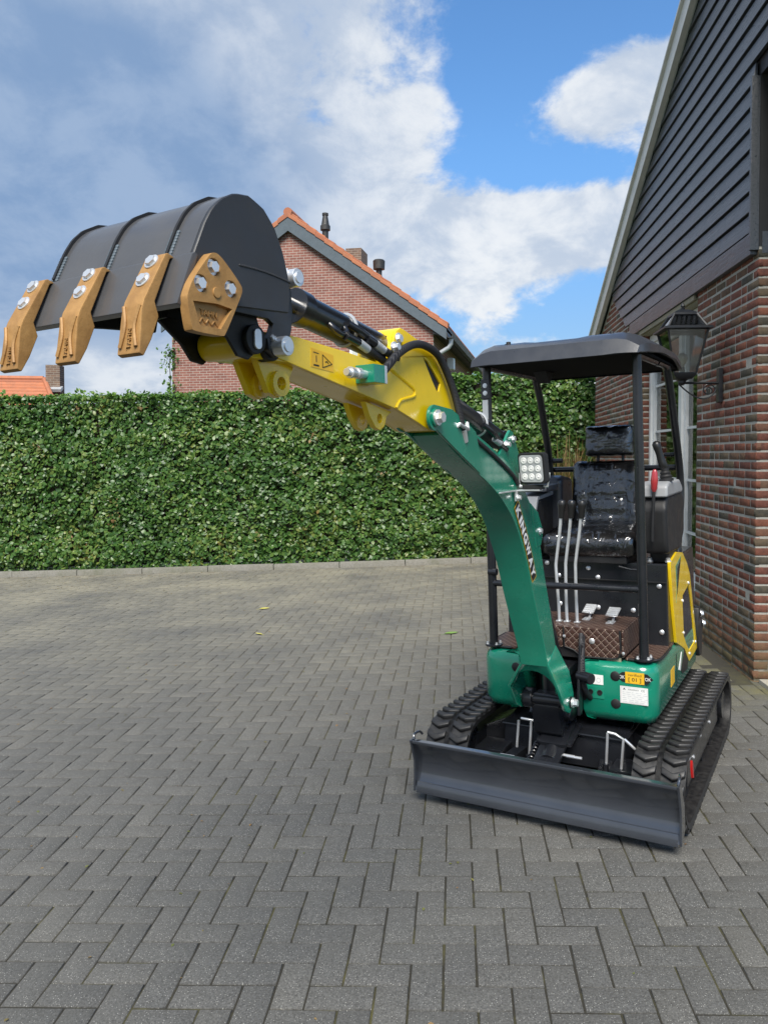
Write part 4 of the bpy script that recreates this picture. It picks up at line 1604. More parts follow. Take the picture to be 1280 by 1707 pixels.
# ---- undercarriage frame
uf = MB()
uf.prism(rounded_rect(0.62, 0.46, 0.05, 3), 0.21, 0.335, axis='z')
uf.box((0.30, 0, 0.31), (0.40, 0.62, 0.012))
for sx in (1, -1):
    for sy in (1, -1):
        uf.loft([[(sx * 0.12, sy * 0.2, 0.22), (sx * 0.28, sy * 0.2, 0.22), (sx * 0.28, sy * 0.2, 0.335), (sx * 0.12, sy * 0.2, 0.335)],
                 [(sx * 0.20, sy * 0.44, 0.14), (sx * 0.40, sy * 0.44, 0.14), (sx * 0.40, sy * 0.44, 0.25), (sx * 0.20, sy * 0.44, 0.25)]])
uf.build('undercarriage', 'black', ex, 0.006)
MB().prism([(0.31, 0.335), (0.48, 0.305), (0.50, 0.16), (0.40, 0.16), (0.31, 0.22)], -0.30, 0.30, axis='y').build('front_frame', 'black', ex, 0.006)
MB().cyl((0, 0, 0.335), (0, 0, 0.40), 0.27, n=48).build('slew_ring', 'black', ex, 0.006)

# ---- dozer blade: hollow curved face, stiffened rim, end plates
BZ0, BZ1, BW = 0.064, 0.298, 0.604
prof = []
for i in range(11):
    t = i / 10
    prof.append((0.895 - 0.068 * math.sin(math.pi * (0.12 + 0.80 * t)) + 0.012 * t, BZ0 + (BZ1 - BZ0) * t))
blade = MB()
front = [(x_, z_) for x_, z_ in prof]
back = [(x_ - 0.012, z_) for x_, z_ in reversed(prof)]
blade.prism(front + back, -BW, BW)
bl_o = blade.build('dozer_blade', 'blade', ex)
bl_o["label"] = 'black curved dozer blade'
MB().prism([(0.862, BZ1 - 0.004), (0.896, BZ1 - 0.004), (0.896, BZ1 + 0.010), (0.862, BZ1 + 0.010)], -BW - 0.001, BW + 0.001).build('top_rim', 'blade', bl_o, 0.004)
ce = [(prof[0][0] + 0.002, BZ0 - 0.012), (prof[0][0] + 0.002, BZ0 + 0.001), (prof[1][0] + 0.0035, prof[1][1] + 0.012), (prof[1][0] - 0.002, prof[1][1] + 0.013), (prof[0][0] - 0.008, BZ0 - 0.012)]
MB().prism(ce, -BW + 0.006, BW - 0.006).build('cutting_edge', 'blade', bl_o)
for s_ in (1, -1):
    MB().prism([(0.79, BZ0 + 0.03), (prof[0][0] + 0.004, BZ0 - 0.006), (prof[0][0] + 0.004, BZ0 + 0.02), (0.868, 0.13), (0.866, 0.2), (0.902, BZ1 + 0.012), (0.86, BZ1 + 0.016), (0.80, 0.2)],
               s_ * BW if s_ > 0 else -BW - 0.010, BW + 0.010 if s_ > 0 else -BW).build('end_plate', 'blade', bl_o, 0.003)
    MB().tube([(0.875, s_ * BW, BZ1 + 0.01), (0.86, s_ * (BW + 0.003), BZ1 + 0.03), (0.82, s_ * (BW - 0.002), BZ1 + 0.03), (0.80, s_ * (BW - 0.006), BZ1 + 0.012)], 0.006, 8, 4).build('corner_loop', 'blade', bl_o)
bm_ = MB()
bm_.prism([(0.750, 0.10), (0.795, 0.10), (0.795, 0.25), (0.750, 0.23)], -0.30, 0.30)
bm_.build('back_beam', 'black', bl_o, 0.005)
for s_ in (1, -1):
    MB().loft([[(0.44, s_ * 0.20 - 0.03, 0.13), (0.44, s_ * 0.20 + 0.03, 0.13), (0.44, s_ * 0.20 + 0.03, 0.21), (0.44, s_ * 0.20 - 0.03, 0.21)],
               [(0.81, s_ * 0.27 - 0.03, 0.10), (0.81, s_ * 0.27 + 0.03, 0.10), (0.81, s_ * 0.27 + 0.03, 0.18), (0.81, s_ * 0.27 - 0.03, 0.18)]]).build('push_arm', 'black', bl_o, 0.006)
    MB().box((0.55, s_ * 0.33, 0.205), (0.16, 0.14, 0.03)).build('step_plate', 'black', bl_o, 0.005)
cy = MB()
cy.cyl((0.46, 0.0, 0.325), (0.70, 0.0, 0.235), 0.042, n=24)
cy.box((0.55, 0.0, 0.33), (0.20, 0.13, 0.02), Matrix.Rotation(R(20), 3, 'Y'))
cy.build('blade_cylinder', 'black', ex, 0.004)
MB().cyl((0.70, 0.0, 0.235), (0.81, 0.0, 0.195), 0.02, n=18).build('cylinder_rod', 'chrome', ex)
cv = MB()
cv.prism([(0.61, 0.30), (0.80, 0.225), (0.80, 0.20), (0.61, 0.275)], -0.06, 0.06)
cv.prism([(0.44, 0.345), (0.62, 0.305), (0.62, 0.285), (0.44, 0.32)], -0.085, 0.085)
cv.build('cylinder_guard', 'black', ex, 0.006)
spg = []
for k in range(80):
    t = k / 79
    a = t * 2 * math.pi * 9
    spg.append((0.60 + 0.17 * t, -0.085 + 0.014 * math.cos(a), 0.275 - 0.07 * t + 0.014 * math.sin(a)))
MB().tube(spg, 0.004, 6).build('hose_spring', 'black', ex)
for pts in ([(0.60, -0.178, 0.372), (0.60, -0.191, 0.241)], [(0.60, -0.114, 0.377), (0.60, -0.128, 0.213)], [(0.60, -0.165, 0.384), (0.60, -0.095, 0.382), (0.58, -0.06, 0.37)],
            [(0.60, 0.25, 0.374), (0.60, 0.241, 0.235)], [(0.60, 0.25, 0.378), (0.60, 0.285, 0.374), (0.60, 0.321, 0.357), (0.60, 0.308, 0.218)], [(0.60, 0.325, 0.357), (0.59, 0.37, 0.315)]):
    MB().tube(pts, 0.0065, 10).build('hydraulic_pipe', 'zinc', ex)
for p in ((0.61, -0.13, 0.215), (0.61, 0.31, 0.22), (0.61, 0.24, 0.235)):
    MB().cyl(Vector(p), Vector(p) + Vector((0, 0, -0.035)), 0.013, n=6).build('pipe_fitting', 'black', ex)
for p in ((0.70, -0.20, 0.232), (0.655, 0.075, 0.262), (0.655, 0.11, 0.26)):
    MB().tube([Vector(p) - Vector((0, 0.035, 0)), Vector(p) + Vector((0, 0.035, 0))], 0.007, 8).build('blade_pin', 'zinc', ex)

# ---- green body shell: rounded skirt either side of the swing post
FX, SY, RXX = 0.444, 0.437, -0.74


def skirt(path, name, label=None):
    """path: plan points; cross-section swept along it, outward to the right of travel"""
    P = [Vector((a, b, 0)) for a, b in path]
    sec = [(-0.06, 0.372), (-0.045, 0.372), (-0.02, 0.378), (0.0, 0.418), (0.0, 0.612), (-0.008, 0.634), (-0.020, 0.648), (-0.035, 0.653), (-0.08, 0.653)]
    rings = []
    for i, p in enumerate(P):
        d = (P[min(i + 1, len(P) - 1)] - P[max(i - 1, 0)]).normalized()
        n_ = Vector((d.y, -d.x, 0))
        k = 1.0
        if 0 < i < len(P) - 1:
            d0 = (P[i] - P[i - 1]).normalized()
            k = 1 / max(d.dot(d0), 0.6)
        rings.append([tuple(p + n_ * o_ * k + Vector((0, 0, z_))) for o_, z_ in sec])
    return MB().loft(rings).build(name, 'green', ex, sharp=50)


def arc(cx_, cy_, r_, a0, a1, n=7):
    return [(cx_ + r_ * math.cos(R(a0 + (a1 - a0) * i / n)), cy_ + r_ * math.sin(R(a0 + (a1 - a0) * i / n))) for i in range(n + 1)]


rc = 0.085
left_path = [(0.20, 0.088), (FX - 0.03, 0.088)] + arc(FX - 0.012, 0.10, 0.012, -90, 0, 3) + [(FX, 0.2), (FX, 0.32)] + arc(FX - rc, SY - rc, rc, 0, 90) + [(0.1, SY), (-0.3, SY), (RXX + 0.1, SY)] + arc(RXX + 0.1, SY - 0.1, 0.1, 90, 180) + [(RXX, 0.0)]
sh_l = skirt(left_path, 'body_shell')
right_path = [(x_, -y_ + 0.0) for x_, y_ in left_path]
right_path[0] = (0.20, -0.222)
right_path[1] = (FX - 0.03, -0.222)
for i in range(2, 6):
    right_path[i] = (right_path[i][0], -0.222 - (left_path[i][1] - 0.088))
right_path = right_path[:6] + [q for q in right_path[6:] if q[1] < -0.25 or q[0] < 0]
sh_r = skirt(right_path[::-1], 'body_shell')
# floor plate and underside
fl = MB()
fl.prism([(0.40, 0.10), (0.40, 0.36), (0.34, 0.41), (-0.70, 0.41), (-0.70, -0.41), (0.34, -0.41), (0.40, -0.36), (0.40, -0.23), (0.18, -0.22), (0.18, 0.09)], 0.395, 0.645, axis='z')
fl.build('floor_plate', 'matt_black', ex, 0.006)
for (y_, z_) in ((-0.246, 0.583), (-0.243, 0.455), (0.250, 0.593), (0.250, 0.462)):
    MB().lathe((FX - 0.002, y_, z_), (1, 0, 0), [(0, 0.023), (0.004, 0.023), (0.0065, 0.019), (0.0066, 0.0)], 22).build('rubber_plug', 'matt_black', ex)
# small recess with two sockets
MB().box((FX + 0.001, 0.152, 0.505), (0.004, 0.088, 0.058)).build('socket_plate', 'green', ex, 0.002)
for y_ in (0.132, 0.176):
    MB().lathe((FX + 0.002, y_, 0.507), (1, 0, 0), [(0, 0.0125), (0.005, 0.0125), (0.0055, 0.009), (0.002, 0.0085), (0.002, 0.0)], 18).build('socket', 'matt_black', ex)
# labels on the front
fx = FX + 0.0008
MB().box((fx, 0.152, 0.567), (0.0016, 0.082, 0.046)).build('sticker', 'white', ex)
for k, (y_, w_) in enumerate(((0.135, 0.026), (0.171, 0.026))):
    MB().tube([(fx + 0.001, y_ + 0.010 * math.cos(a), 0.565 + 0.010 * math.sin(a)) for a in np.linspace(0, 6.28, 18)], 0.0008, 5).build('sticker_symbol', 'galv', ex)
st = MB().prism([(0.255, 0.594), (0.283, 0.617), (0.398, 0.617), (0.425, 0.594), (0.398, 0.571), (0.283, 0.571)], fx - 0.0006, fx + 0.0008, axis='x').build('arrow_label', 'ink', ex)
MB().prism([(0.297, 0.620), (0.384, 0.620), (0.384, 0.567), (0.297, 0.567)], fx, fx + 0.0014, axis='x').build('yellow_field', 'label_yellow', st)
YX, ZX = (0, 1, 0), (0, 0, 1)
text_obj('lettering', 'verified', 'ink', st, (fx + 0.0016, 0.3405, 0.6015), YX, ZX, 0.0165, center=True, width=0.062)
text_obj('lettering', '[ 01 ]', 'ink', st, (fx + 0.0016, 0.3405, 0.5775), YX, ZX, 0.024, center=True, width=0.058, offset=0.012)
text_obj('lettering', 'OK', 'white', st, (fx + 0.0012, 0.2665, 0.586), YX, ZX, 0.022, width=0.028, offset=0.012)
text_obj('lettering', 'OK', 'white', st, (fx + 0.0012, 0.3865, 0.586), YX, ZX, 0.022, width=0.028, offset=0.012)
pl_ = MB().prism([(0.272, 0.551), (0.3995, 0.551), (0.3995, 0.471), (0.272, 0.471)], fx - 0.0004, fx + 0.0009, axis='x').build('type_plate', 'white', ex)
bd = MB()
for (a0, a1, b0, b1) in ((0.276, 0.3955, 0.5465, 0.5475), (0.276, 0.3955, 0.4745, 0.4755), (0.276, 0.277, 0.4755, 0.5465), (0.3945, 0.3955, 0.4755, 0.5465)):
    bd.box((fx + 0.0011, (a0 + a1) / 2, (b0 + b1) / 2), (0.0004, a1 - a0, b1 - b0))
bd.build('plate_border', 'galv', pl_)
text_obj('lettering', 'KINGWAY', 'ink', pl_, (fx + 0.0012, 0.309, 0.534), YX, ZX, 0.0095, width=0.048)
text_obj('lettering', 'CE', 'ink', pl_, (fx + 0.0012, 0.368, 0.533), YX, ZX, 0.013, width=0.016)
MB().prism([(0.284, 0.533), (0.291, 0.544), (0.298, 0.533), (0.291, 0.537)], fx + 0.001, fx + 0.0014, axis='x').build('emblem', 'ink', pl_)
ln = MB()
for k, z_ in enumerate((0.524, 0.515, 0.506, 0.497, 0.488, 0.480)):
    y_ = 0.283
    while y_ < 0.386:
        w_ = rng.uniform(0.008, 0.022)
        ln.box((fx + 0.0011, y_ + w_ / 2, z_), (0.0004, w_, 0.0016))
        y_ += w_ + rng.uniform(0.004, 0.012)
ln.build('fine_print', 'galv', pl_)
# left side: yellow sticker, panel gap, decal
sy = SY + 0.0008
MB().prism([(0.10, 0.55), (0.01, 0.553), (0.01, 0.47), (0.10, 0.466)], sy - 0.001, sy + 0.0006).build('side_sticker', 'label_yellow', ex)
MB().prism([(-0.045, 0.60), (-0.055, 0.60), (-0.055, 0.43), (-0.045, 0.43)], sy - 0.001, sy + 0.0006).build('panel_gap', 'ink', ex)
MB().prism([(-0.11, 0.50), (-0.19, 0.575), (-0.205, 0.572), (-0.15, 0.485)], sy - 0.001, sy + 0.0006).build('side_decal', 'white', ex)
MB().prism([(-0.17, 0.48), (-0.29, 0.585), (-0.40, 0.50), (-0.36, 0.44), (-0.20, 0.455)], sy - 0.001, sy + 0.0004).build('side_decal', 'ink', ex)

# ---- swing post and boom foot pin
swp = MB()
swp.cyl((0.50, YB, 0.385), (0.50, YB, 0.62), 0.062, n=28)
swp.prism([(0.20, 0.39), (0.56, 0.39), (0.60, 0.42), (0.56, 0.45), (0.20, 0.45)], YB - 0.10, YB + 0.10)
swp.prism([(0.20, 0.59), (0.52, 0.59), (0.54, 0.61), (0.52, 0.63), (0.20, 0.63)], YB - 0.08, YB + 0.08)
swp.prism([(0.46, 0.30), (0.56, 0.30), (0.62, 0.34), (0.645, 0.42), (0.655, 0.48), (0.63, 0.52), (0.55, 0.52), (0.46, 0.45)], YB - 0.066, YB + 0.066)
swp.cyl((0.645, YB - 0.10, 0.508), (0.645, YB - 0.055, 0.508), 0.046, n=26)
swp.cyl((0.645, YB + 0.075, 0.508), (0.645, YB + 0.10, 0.508), 0.040, n=26)
swp.build('swing_post', 'black', ex, 0.006)
MB().prism([(0.52, 0.42), (0.56, 0.42), (0.565, 0.52), (0.54, 0.64), (0.52, 0.74), (0.49, 0.74), (0.50, 0.62)], 0.100, 0.112).build('swing_bracket', 'black', ex, 0.003)
MB().tube([(0.40, 0.13, 0.45), (0.50, 0.125, 0.52), (0.53, 0.12, 0.60), (0.50, 0.11, 0.70), (0.42, 0.09, 0.76)], 0.014, 10, 6).build('hydraulic_hose', 'hose', ex)
MB().tube([(0.42, 0.10, 0.44), (0.48, 0.105, 0.55), (0.50, 0.105, 0.66), (0.44, 0.09, 0.78)], 0.011, 10, 6).build('hydraulic_hose', 'hose', ex)
MB().cyl((0.52, 0.10, 0.60), (0.56, 0.17, 0.60), 0.026, n=18).build('swing_knuckle', 'black', ex, 0.004)
MB().cyl((0.645, YB - 0.125, 0.508), (0.645, YB + 0.125, 0.508), 0.028, n=24).build('foot_pin', 'black', ex, 0.003)
MB().bolt((0.645, 0.104, 0.508), (0, 1, 0), 0.017, 0.026).build('pin_bolt', 'zinc', ex)

# ---- boom
bf = [(1.842, 1.740), (1.79, 1.722), (1.73, 1.687), (1.59, 1.623), (1.42, 1.556), (1.31, 1.498), (1.213, 1.432), (1.13, 1.351), (1.065, 1.246), (1.02, 1.153), (0.975, 1.04), (0.915, 0.90), (0.862, 0.78), (0.845, 0.717)]
bb = [(1.70, 1.802), (1.604, 1.764), (1.512, 1.731), (1.363, 1.680), (1.199, 1.615), (1.113, 1.562), (1.039, 1.499), (0.960, 1.425), (0.905, 1.345), (0.872, 1.25), (0.843, 1.139), (0.799, 1.004), (0.760, 0.87), (0.734, 0.777)]


def resample(P, n):
    L = [0]
    for a, b in zip(P, P[1:]):
        L.append(L[-1] + math.dist(a, b))
    out = []
    for i in range(n):
        d = L[-1] * i / (n - 1)
        j = min(max(k for k in range(len(L)) if L[k] <= d + 1e-9), len(P) - 2)
        t = (d - L[j]) / (L[j + 1] - L[j])
        out.append((P[j][0] + (P[j + 1][0] - P[j][0]) * t, P[j][1] + (P[j + 1][1] - P[j][1]) * t))
    return out


NB = 40
rf2, rb2 = resample(bf[1:], NB), resample(bb, NB)
hw_ = 0.066


def smooth2(P, k=2):
    for _ in range(k):
        P = [P[0]] + [((P[i - 1][0] + 2 * P[i][0] + P[i + 1][0]) / 4, (P[i - 1][1] + 2 * P[i][1] + P[i + 1][1]) / 4) for i in range(1, len(P) - 1)] + [P[-1]]
    return P


rf2, rb2 = smooth2(rf2, 3), smooth2(rb2, 3)
BXs, BYl, BYr = [0.84, 0.98, 1.10, 1.42, 1.80], [-0.061, -0.079, -0.085, -0.066, -0.054], [0.064, 0.055, 0.053, 0.050, 0.050]
rings = []
for i, (a, b) in enumerate(zip(rf2, rb2)):
    yl0, yr0 = float(np.interp(a[0], BXs, BYl)), float(np.interp(a[0], BXs, BYr))
    rings.append([(a[0], yl0, a[1]), (a[0], yr0, a[1]), (b[0], yr0, b[1]), (b[0], yl0, b[1])])
# flared foot: the box widens to the two cheeks
boom = MB().loft(rings).build('boom', 'green', ex, 0.004, 2)
boom["label"] = 'green curved boom with white lettering'
foot = MB()
for s_ in (1, -1):
    yo = 0.0645 if s_ > 0 else -0.0615
    yo2 = YB + s_ * 0.122
    th_ = -s_ * 0.014
    A_ = [(0.848, yo, 0.73), (0.735, yo, 0.79), (0.655, yo2, 0.655), (0.600, yo2, 0.54), (0.610, yo2, 0.48), (0.665, yo2, 0.462), (0.725, yo2, 0.492), (0.80, yo2, 0.60)]
    n = len(A_)
    vs_ = A_ + [(x_, y_ + th_, z_) for x_, y_, z_ in A_]
    fs_ = [(0, 1, 2, 7), (7, 2, 3, 4, 5, 6)] + [tuple(n + i for i in f) for f in ((7, 2, 1, 0), (6, 5, 4, 3, 2, 7))]
    fs_ += [(i, (i + 1) % n, n + (i + 1) % n, n + i) for i in range(n)]
    foot.add(vs_, fs_)
# arched front web between the cheeks
arch = [(YB - 0.088, 0.712), (YB + 0.088, 0.712)]
ar = []
for i in range(13):
    a = R(180 - 180 * i / 12)
    ar.append((YB + 0.106 * math.cos(a), 0.565 + 0.10 * math.sin(a)))
nA = len(ar)
topv = [(0.846, -0.0605 + 0.124 * i / (nA - 1), 0.728) for i in range(nA)]
botv = [(0.795 + 0.02 * math.sin(math.pi * i / (nA - 1)), ar[i][0], ar[i][1] + 0.02) for i in range(nA)]
thk = [(x_ - 0.012, y_, z_) for x_, y_, z_ in topv], [(x_ - 0.012, y_, z_) for x_, y_, z_ in botv]
vs_ = topv + botv + thk[0] + thk[1]
fs_ = []
for i in range(nA - 1):
    fs_ += [(i, i + 1, nA + i + 1, nA + i), (2 * nA + i, 3 * nA + i, 3 * nA + i + 1, 2 * nA + i + 1), (nA + i, nA + i + 1, 3 * nA + i + 1, 3 * nA + i)]
foot.add(vs_, fs_)
foot.build('boom_foot', 'green', boom, 0.002, 1)
# tip cheeks, cylinder ears
for s_ in (1, -1):
    y0, y1 = (0.0505, 0.0620) if s_ > 0 else (-0.0545, -0.0660)
    cheek = [(1.842 + 0.042 * math.cos(R(a)), 1.776 + 0.042 * math.sin(R(a))) for a in range(-110, 101, 15)]
    cheek += [(1.72, 1.808), (1.604, 1.768), (1.53, 1.735), (1.50, 1.66), (1.50, 1.585), (1.60, 1.63), (1.73, 1.69)]
    MB().prism(cheek, min(y0, y1), max(y0, y1)).build('tip_cheek', 'green', boom, 0.003)
    ear = [(1.275, 1.640), (1.165, 1.735), (1.145, 1.748), (1.118, 1.742), (1.06, 1.66), (1.045, 1.52), (1.12, 1.55)]
    MB().prism(ear, min(YB + s_ * 0.050, YB + s_ * 0.062), max(YB + s_ * 0.050, YB + s_ * 0.062)).build('cylinder_ear', 'green', boom, 0.003)
    ear2 = [(0.985, 1.445), (0.90, 1.40), (0.855, 1.335), (0.850, 1.295), (0.872, 1.255), (0.93, 1.25)]
    MB().prism(ear2, *((0.040, 0.0560) if s_ > 0 else (-0.086, -0.072))).build('cylinder_ear', 'green', boom, 0.003)
MB().bolt((1.842, 0.0685, 1.776), (0, 1, 0), 0.019, 0.024).build('pivot_bolt', 'zinc', boom)
MB().cyl((1.842, 0.061, 1.776), (1.842, 0.069, 1.776), 0.030, n=24).build('pivot_boss', 'green', boom, 0.002)
MB().bolt((1.125, 0.038, 1.712), (0, 1, 0), 0.012, 0.012).build('pin_bolt', 'zinc', boom)
MB().bolt((0.888, 0.0565, 1.318), (0, 1, 0), 0.012, 0.012).build('pin_bolt', 'zinc', boom)
MB().tube([(1.68, 0.060, 1.752), (1.68, 0.070, 1.758), (1.615, 0.070, 1.742), (1.60, 0.06, 1.765)], 0.007, 8).build('hose_clip', 'zinc', boom)
MB().tube([(1.56, 0.054, 1.722), (1.40, 0.054, 1.665), (1.26, 0.055, 1.608), (1.17, 0.056, 1.565), (1.13, 0.058, 1.530)], 0.008, 8, 5).build('cable', 'hose', boom)
yl_ = 0.0558
td, tu = Vector((-0.366, 0, -0.930)), Vector((-0.930, 0, 0.366))
LET = [('K', 0.050), ('I', 0.020), ('N', 0.052), ('G', 0.050), ('W', 0.062), ('A', 0.050), ('Y', 0.050)]


def logo(t):
    c_ = Vector((1.146 - 0.176 * t - 0.012 * math.sin(math.pi * t), yl_, 1.446 - 0.318 * t))
    d_ = Vector((-0.58 + 0.20 * t, 0, -0.82 - 0.10 * t)).normalized()
    return c_, d_, Vector((d_.z, 0, -d_.x))


for nm, mt, hh, lift_, ov_ in (('lettering_border', 'label_yellow', 0.0265, 0.0004, 0.022), ('lettering_outline', 'ink', 0.0235, 0.0008, 0.012)):
    top_, bot_ = [], []
    for k in range(15):
        t = -ov_ + (1 + 2 * ov_) * k / 14
        c_, d_, u_ = logo(t)
        jag = 0.0022 if k % 2 else 0.0
        top_.append(c_ + u_ * (hh + jag) + Vector((0, lift_, 0)))
        bot_.append(c_ - u_ * (hh + jag) + Vector((0, lift_, 0)))
    n = len(top_)
    MB().add(top_ + bot_, [(i, i + 1, n + i + 1, n + i) for i in range(n - 1)]).build(nm, mt, boom)
run, tot_ = 0.0, sum(w for _, w in LET)
for chx, w in LET:
    c_, d_, u_ = logo((run + w / 2) / tot_)
    ww = w * 0.90
    text_obj('lettering', chx, 'white', boom, c_ - d_ * (ww / 2) - u_ * 0.0195, d_, u_, 0.0555, lift=0.0013, offset=0.045, width=ww)
    run += w

# ---- arm cylinder on the boom's back, boom cylinder behind it, bucket cylinder
def ram(name, p0, p1, split, r, rr):
    a, b = Vector(p0), Vector(p1)
    d = (b - a).normalized()
    m_ = a.lerp(b, split)
    mb = MB().cyl(a, m_, r, n=26).cyl(m_ - d * 0.035, m_ + d * 0.008, r * 1.13, n=26).cyl(a - Vector((0, 0.035, 0)), a + Vector((0, 0.035, 0)), r * 0.9, n=22)
    o = mb.build(name, 'black', ex, 0.003)
    MB().cyl(m_, b, rr, n=22).build('rod', 'chrome', o)
    MB().cyl(b - Vector((0, 0.04, 0)), b + Vector((0, 0.04, 0)), rr * 1.7, n=22).build('rod_eye', 'black', o, 0.003)
    return o


c1 = ram('arm_cylinder', (1.125, YB, 1.712), (1.690, YB, 1.868), 0.83, 0.040, 0.018)
c2 = ram('boom_cylinder', (0.48, YB, 0.62), (0.888, YB, 1.318), 0.72, 0.040, 0.018)
c3 = ram('bucket_cylinder', (2.02, YB, 1.985), (2.598, YB, 2.071), 0.72, 0.042, 0.0195)
for pts in ([(2.26, YB + 0.044, 2.022), (2.225, YB + 0.060, 2.004), (2.17, YB + 0.062, 1.986), (2.09, YB + 0.055, 1.962)], [(1.37, YB + 0.045, 1.765), (1.335, YB + 0.06, 1.742), (1.27, YB + 0.06, 1.712), (1.19, YB + 0.055, 1.682)]):
    MB().tube(pts, 0.011, 10, 5).build('cylinder_pipe', 'black', ex)
MB().tube([(2.335, YB + 0.01, 2.035), (2.33, YB + 0.045, 2.0), (2.30, YB + 0.05, 1.988), (2.27, YB + 0.045, 2.0), (2.27, YB + 0.01, 2.04)], 0.009, 10, 5).build('grease_loop', 'black', ex)
for (pa, pb, mt) in (((2.29, 0.03, 1.985), (2.235, 0.035, 1.972), 'black'), ((2.235, 0.035, 1.972), (2.19, 0.035, 1.958), 'galv'), ((2.19, 0.035, 1.958), (2.10, 0.03, 1.938), 'hose'),
                     ((2.20, 0.04, 1.988), (2.165, 0.045, 1.976), 'black'), ((2.165, 0.045, 1.976), (2.12, 0.045, 1.962), 'galv'), ((2.12, 0.045, 1.962), (2.02, 0.03, 1.95), 'hose'),
                     ((1.29, 0.03, 1.712), (1.25, 0.035, 1.695), 'galv'), ((1.25, 0.035, 1.695), (1.19, 0.035, 1.672), 'black')):
    MB().cyl(pa, pb, 0.0125, n=12).build('hose_fitting', mt, ex, 0.001)
for p in ((2.075, 0.052, 1.975), (1.205, 0.04, 1.69)):
    MB().bolt(p, (0, 1, 0), 0.012, 0.02).build('banjo_bolt', 'zinc', ex)
for c in ((2.215, 2.015), (1.33, 1.77)):
    MB().tube([(c[0] + 0.003 * math.cos(a), YB + 0.0445 * math.cos(a), c[1] + 0.0445 * math.sin(a)) for a in np.linspace(0, 2 * math.pi, 26)], 0.005, 6).build('pipe_clamp', 'galv', ex)

# ---- yellow arm
ah = 0.062
arm_out = [(2.60, 1.958), (2.50, 1.953), (2.30, 1.940), (2.098, 1.922), (2.06, 1.95), (2.044, 2.008), (2.03, 2.03), (2.005, 2.043), (1.983, 2.040), (1.90, 2.02), (1.84, 2.016), (1.79, 2.005), (1.745, 1.982), (1.70, 1.945),
           (1.668, 1.905), (1.645, 1.86), (1.63, 1.815), (1.64, 1.775), (1.70, 1.752), (1.80, 1.733), (1.842, 1.738), (1.90, 1.757), (2.041, 1.797), (2.20, 1.826), (2.352, 1.853), (2.555, 1.890), (2.63, 1.90)]
slot = [(1.862, 1.967), (1.835, 1.958), (1.79, 1.925), (1.748, 1.892), (1.762, 1.866), (1.776, 1.866), (1.808, 1.900), (1.845, 1.945)]
arm = MB().prism(arm_out, YB - ah + 0.009, YB + ah - 0.009).build('arm', 'yellow', ex, 0.003)
big_slot = [(1.875, 1.978), (1.79, 1.94), (1.735, 1.895), (1.755, 1.855), (1.785, 1.855), (1.83, 1.905)]
for s_ in (1, -1):
    MB().prism(arm_out, *sorted((YB + s_ * (ah - 0.0088), YB + s_ * ah)), holes=[slot[::-1]]).build('side_plate', 'yellow', arm, 0.003)
    MB().prism(big_slot, *sorted((YB + s_ * (ah - 0.010), YB + s_ * (ah - 0.0065)))).build('slot_shade_plate', 'matt_black', arm)  # black plate standing in for the shade inside the hollow arm
arm["label"] = 'yellow dipper arm'
# pressed stiffener outline on the side
MB().tube([(2.075, YB + ah, 1.913), (1.945, YB + ah, 1.868), (1.928, YB + ah, 1.852), (1.938, YB + ah, 1.840), (2.01, YB + ah, 1.826), (2.03, YB + ah, 1.815), (2.045, YB + ah, 1.800)], 0.005, 8, 3).build('side_crease', 'yellow', arm)
tubey = MB().cyl((2.690, YB - 0.060, 1.920), (2.690, YB + 0.060, 1.920), 0.034, n=30)
tubey.prism([(2.52, 1.952), (2.68, 1.953), (2.70, 1.93), (2.70, 1.905), (2.68, 1.888), (2.54, 1.888)], YB - ah + 0.004, YB + ah - 0.004)
tubey.build('arm_nose', 'yellow', arm, 0.003)
for (cx_, cz_, ys, tp) in ((2.565, 1.838, (-0.036, 0.022), [(2.645, 1.905), (2.625, 1.865), (2.597, 1.815), (2.565, 1.804), (2.533, 1.815), (2.522, 1.85), (2.50, 1.885)]),
                           (2.10, 1.768, (-0.040, 0.020), [(2.175, 1.815), (2.155, 1.775), (2.125, 1.742), (2.10, 1.734), (2.075, 1.745), (2.06, 1.775), (2.03, 1.79)])):
    for y_ in ys:
        hole = [(cx_ + 0.014 * math.cos(a), cz_ + 0.014 * math.sin(a)) for a in np.linspace(2 * math.pi, 0, 13)[:-1]]
        MB().prism(tp, YB + y_, YB + y_ + 0.018, holes=[hole]).build('lug_plate', 'yellow', arm, 0.002)
        if cx_ > 2.3:
            bs = MB()
            N = 20
            for k in range(N):
                pass
            ro, ri = 0.031, 0.016
            rings = []
            for k in range(N + 1):
                a = 2 * math.pi * k / N
                rings.append([(cx_ + rr2 * math.cos(a), YB + y_ + yy, cz_ + rr2 * math.sin(a)) for rr2, yy in ((ri, 0.0), (ri, 0.030), (ro, 0.030), (ro, 0.0))])
            bs.loft(rings, caps=False).build('lug_boss', 'yellow', arm)
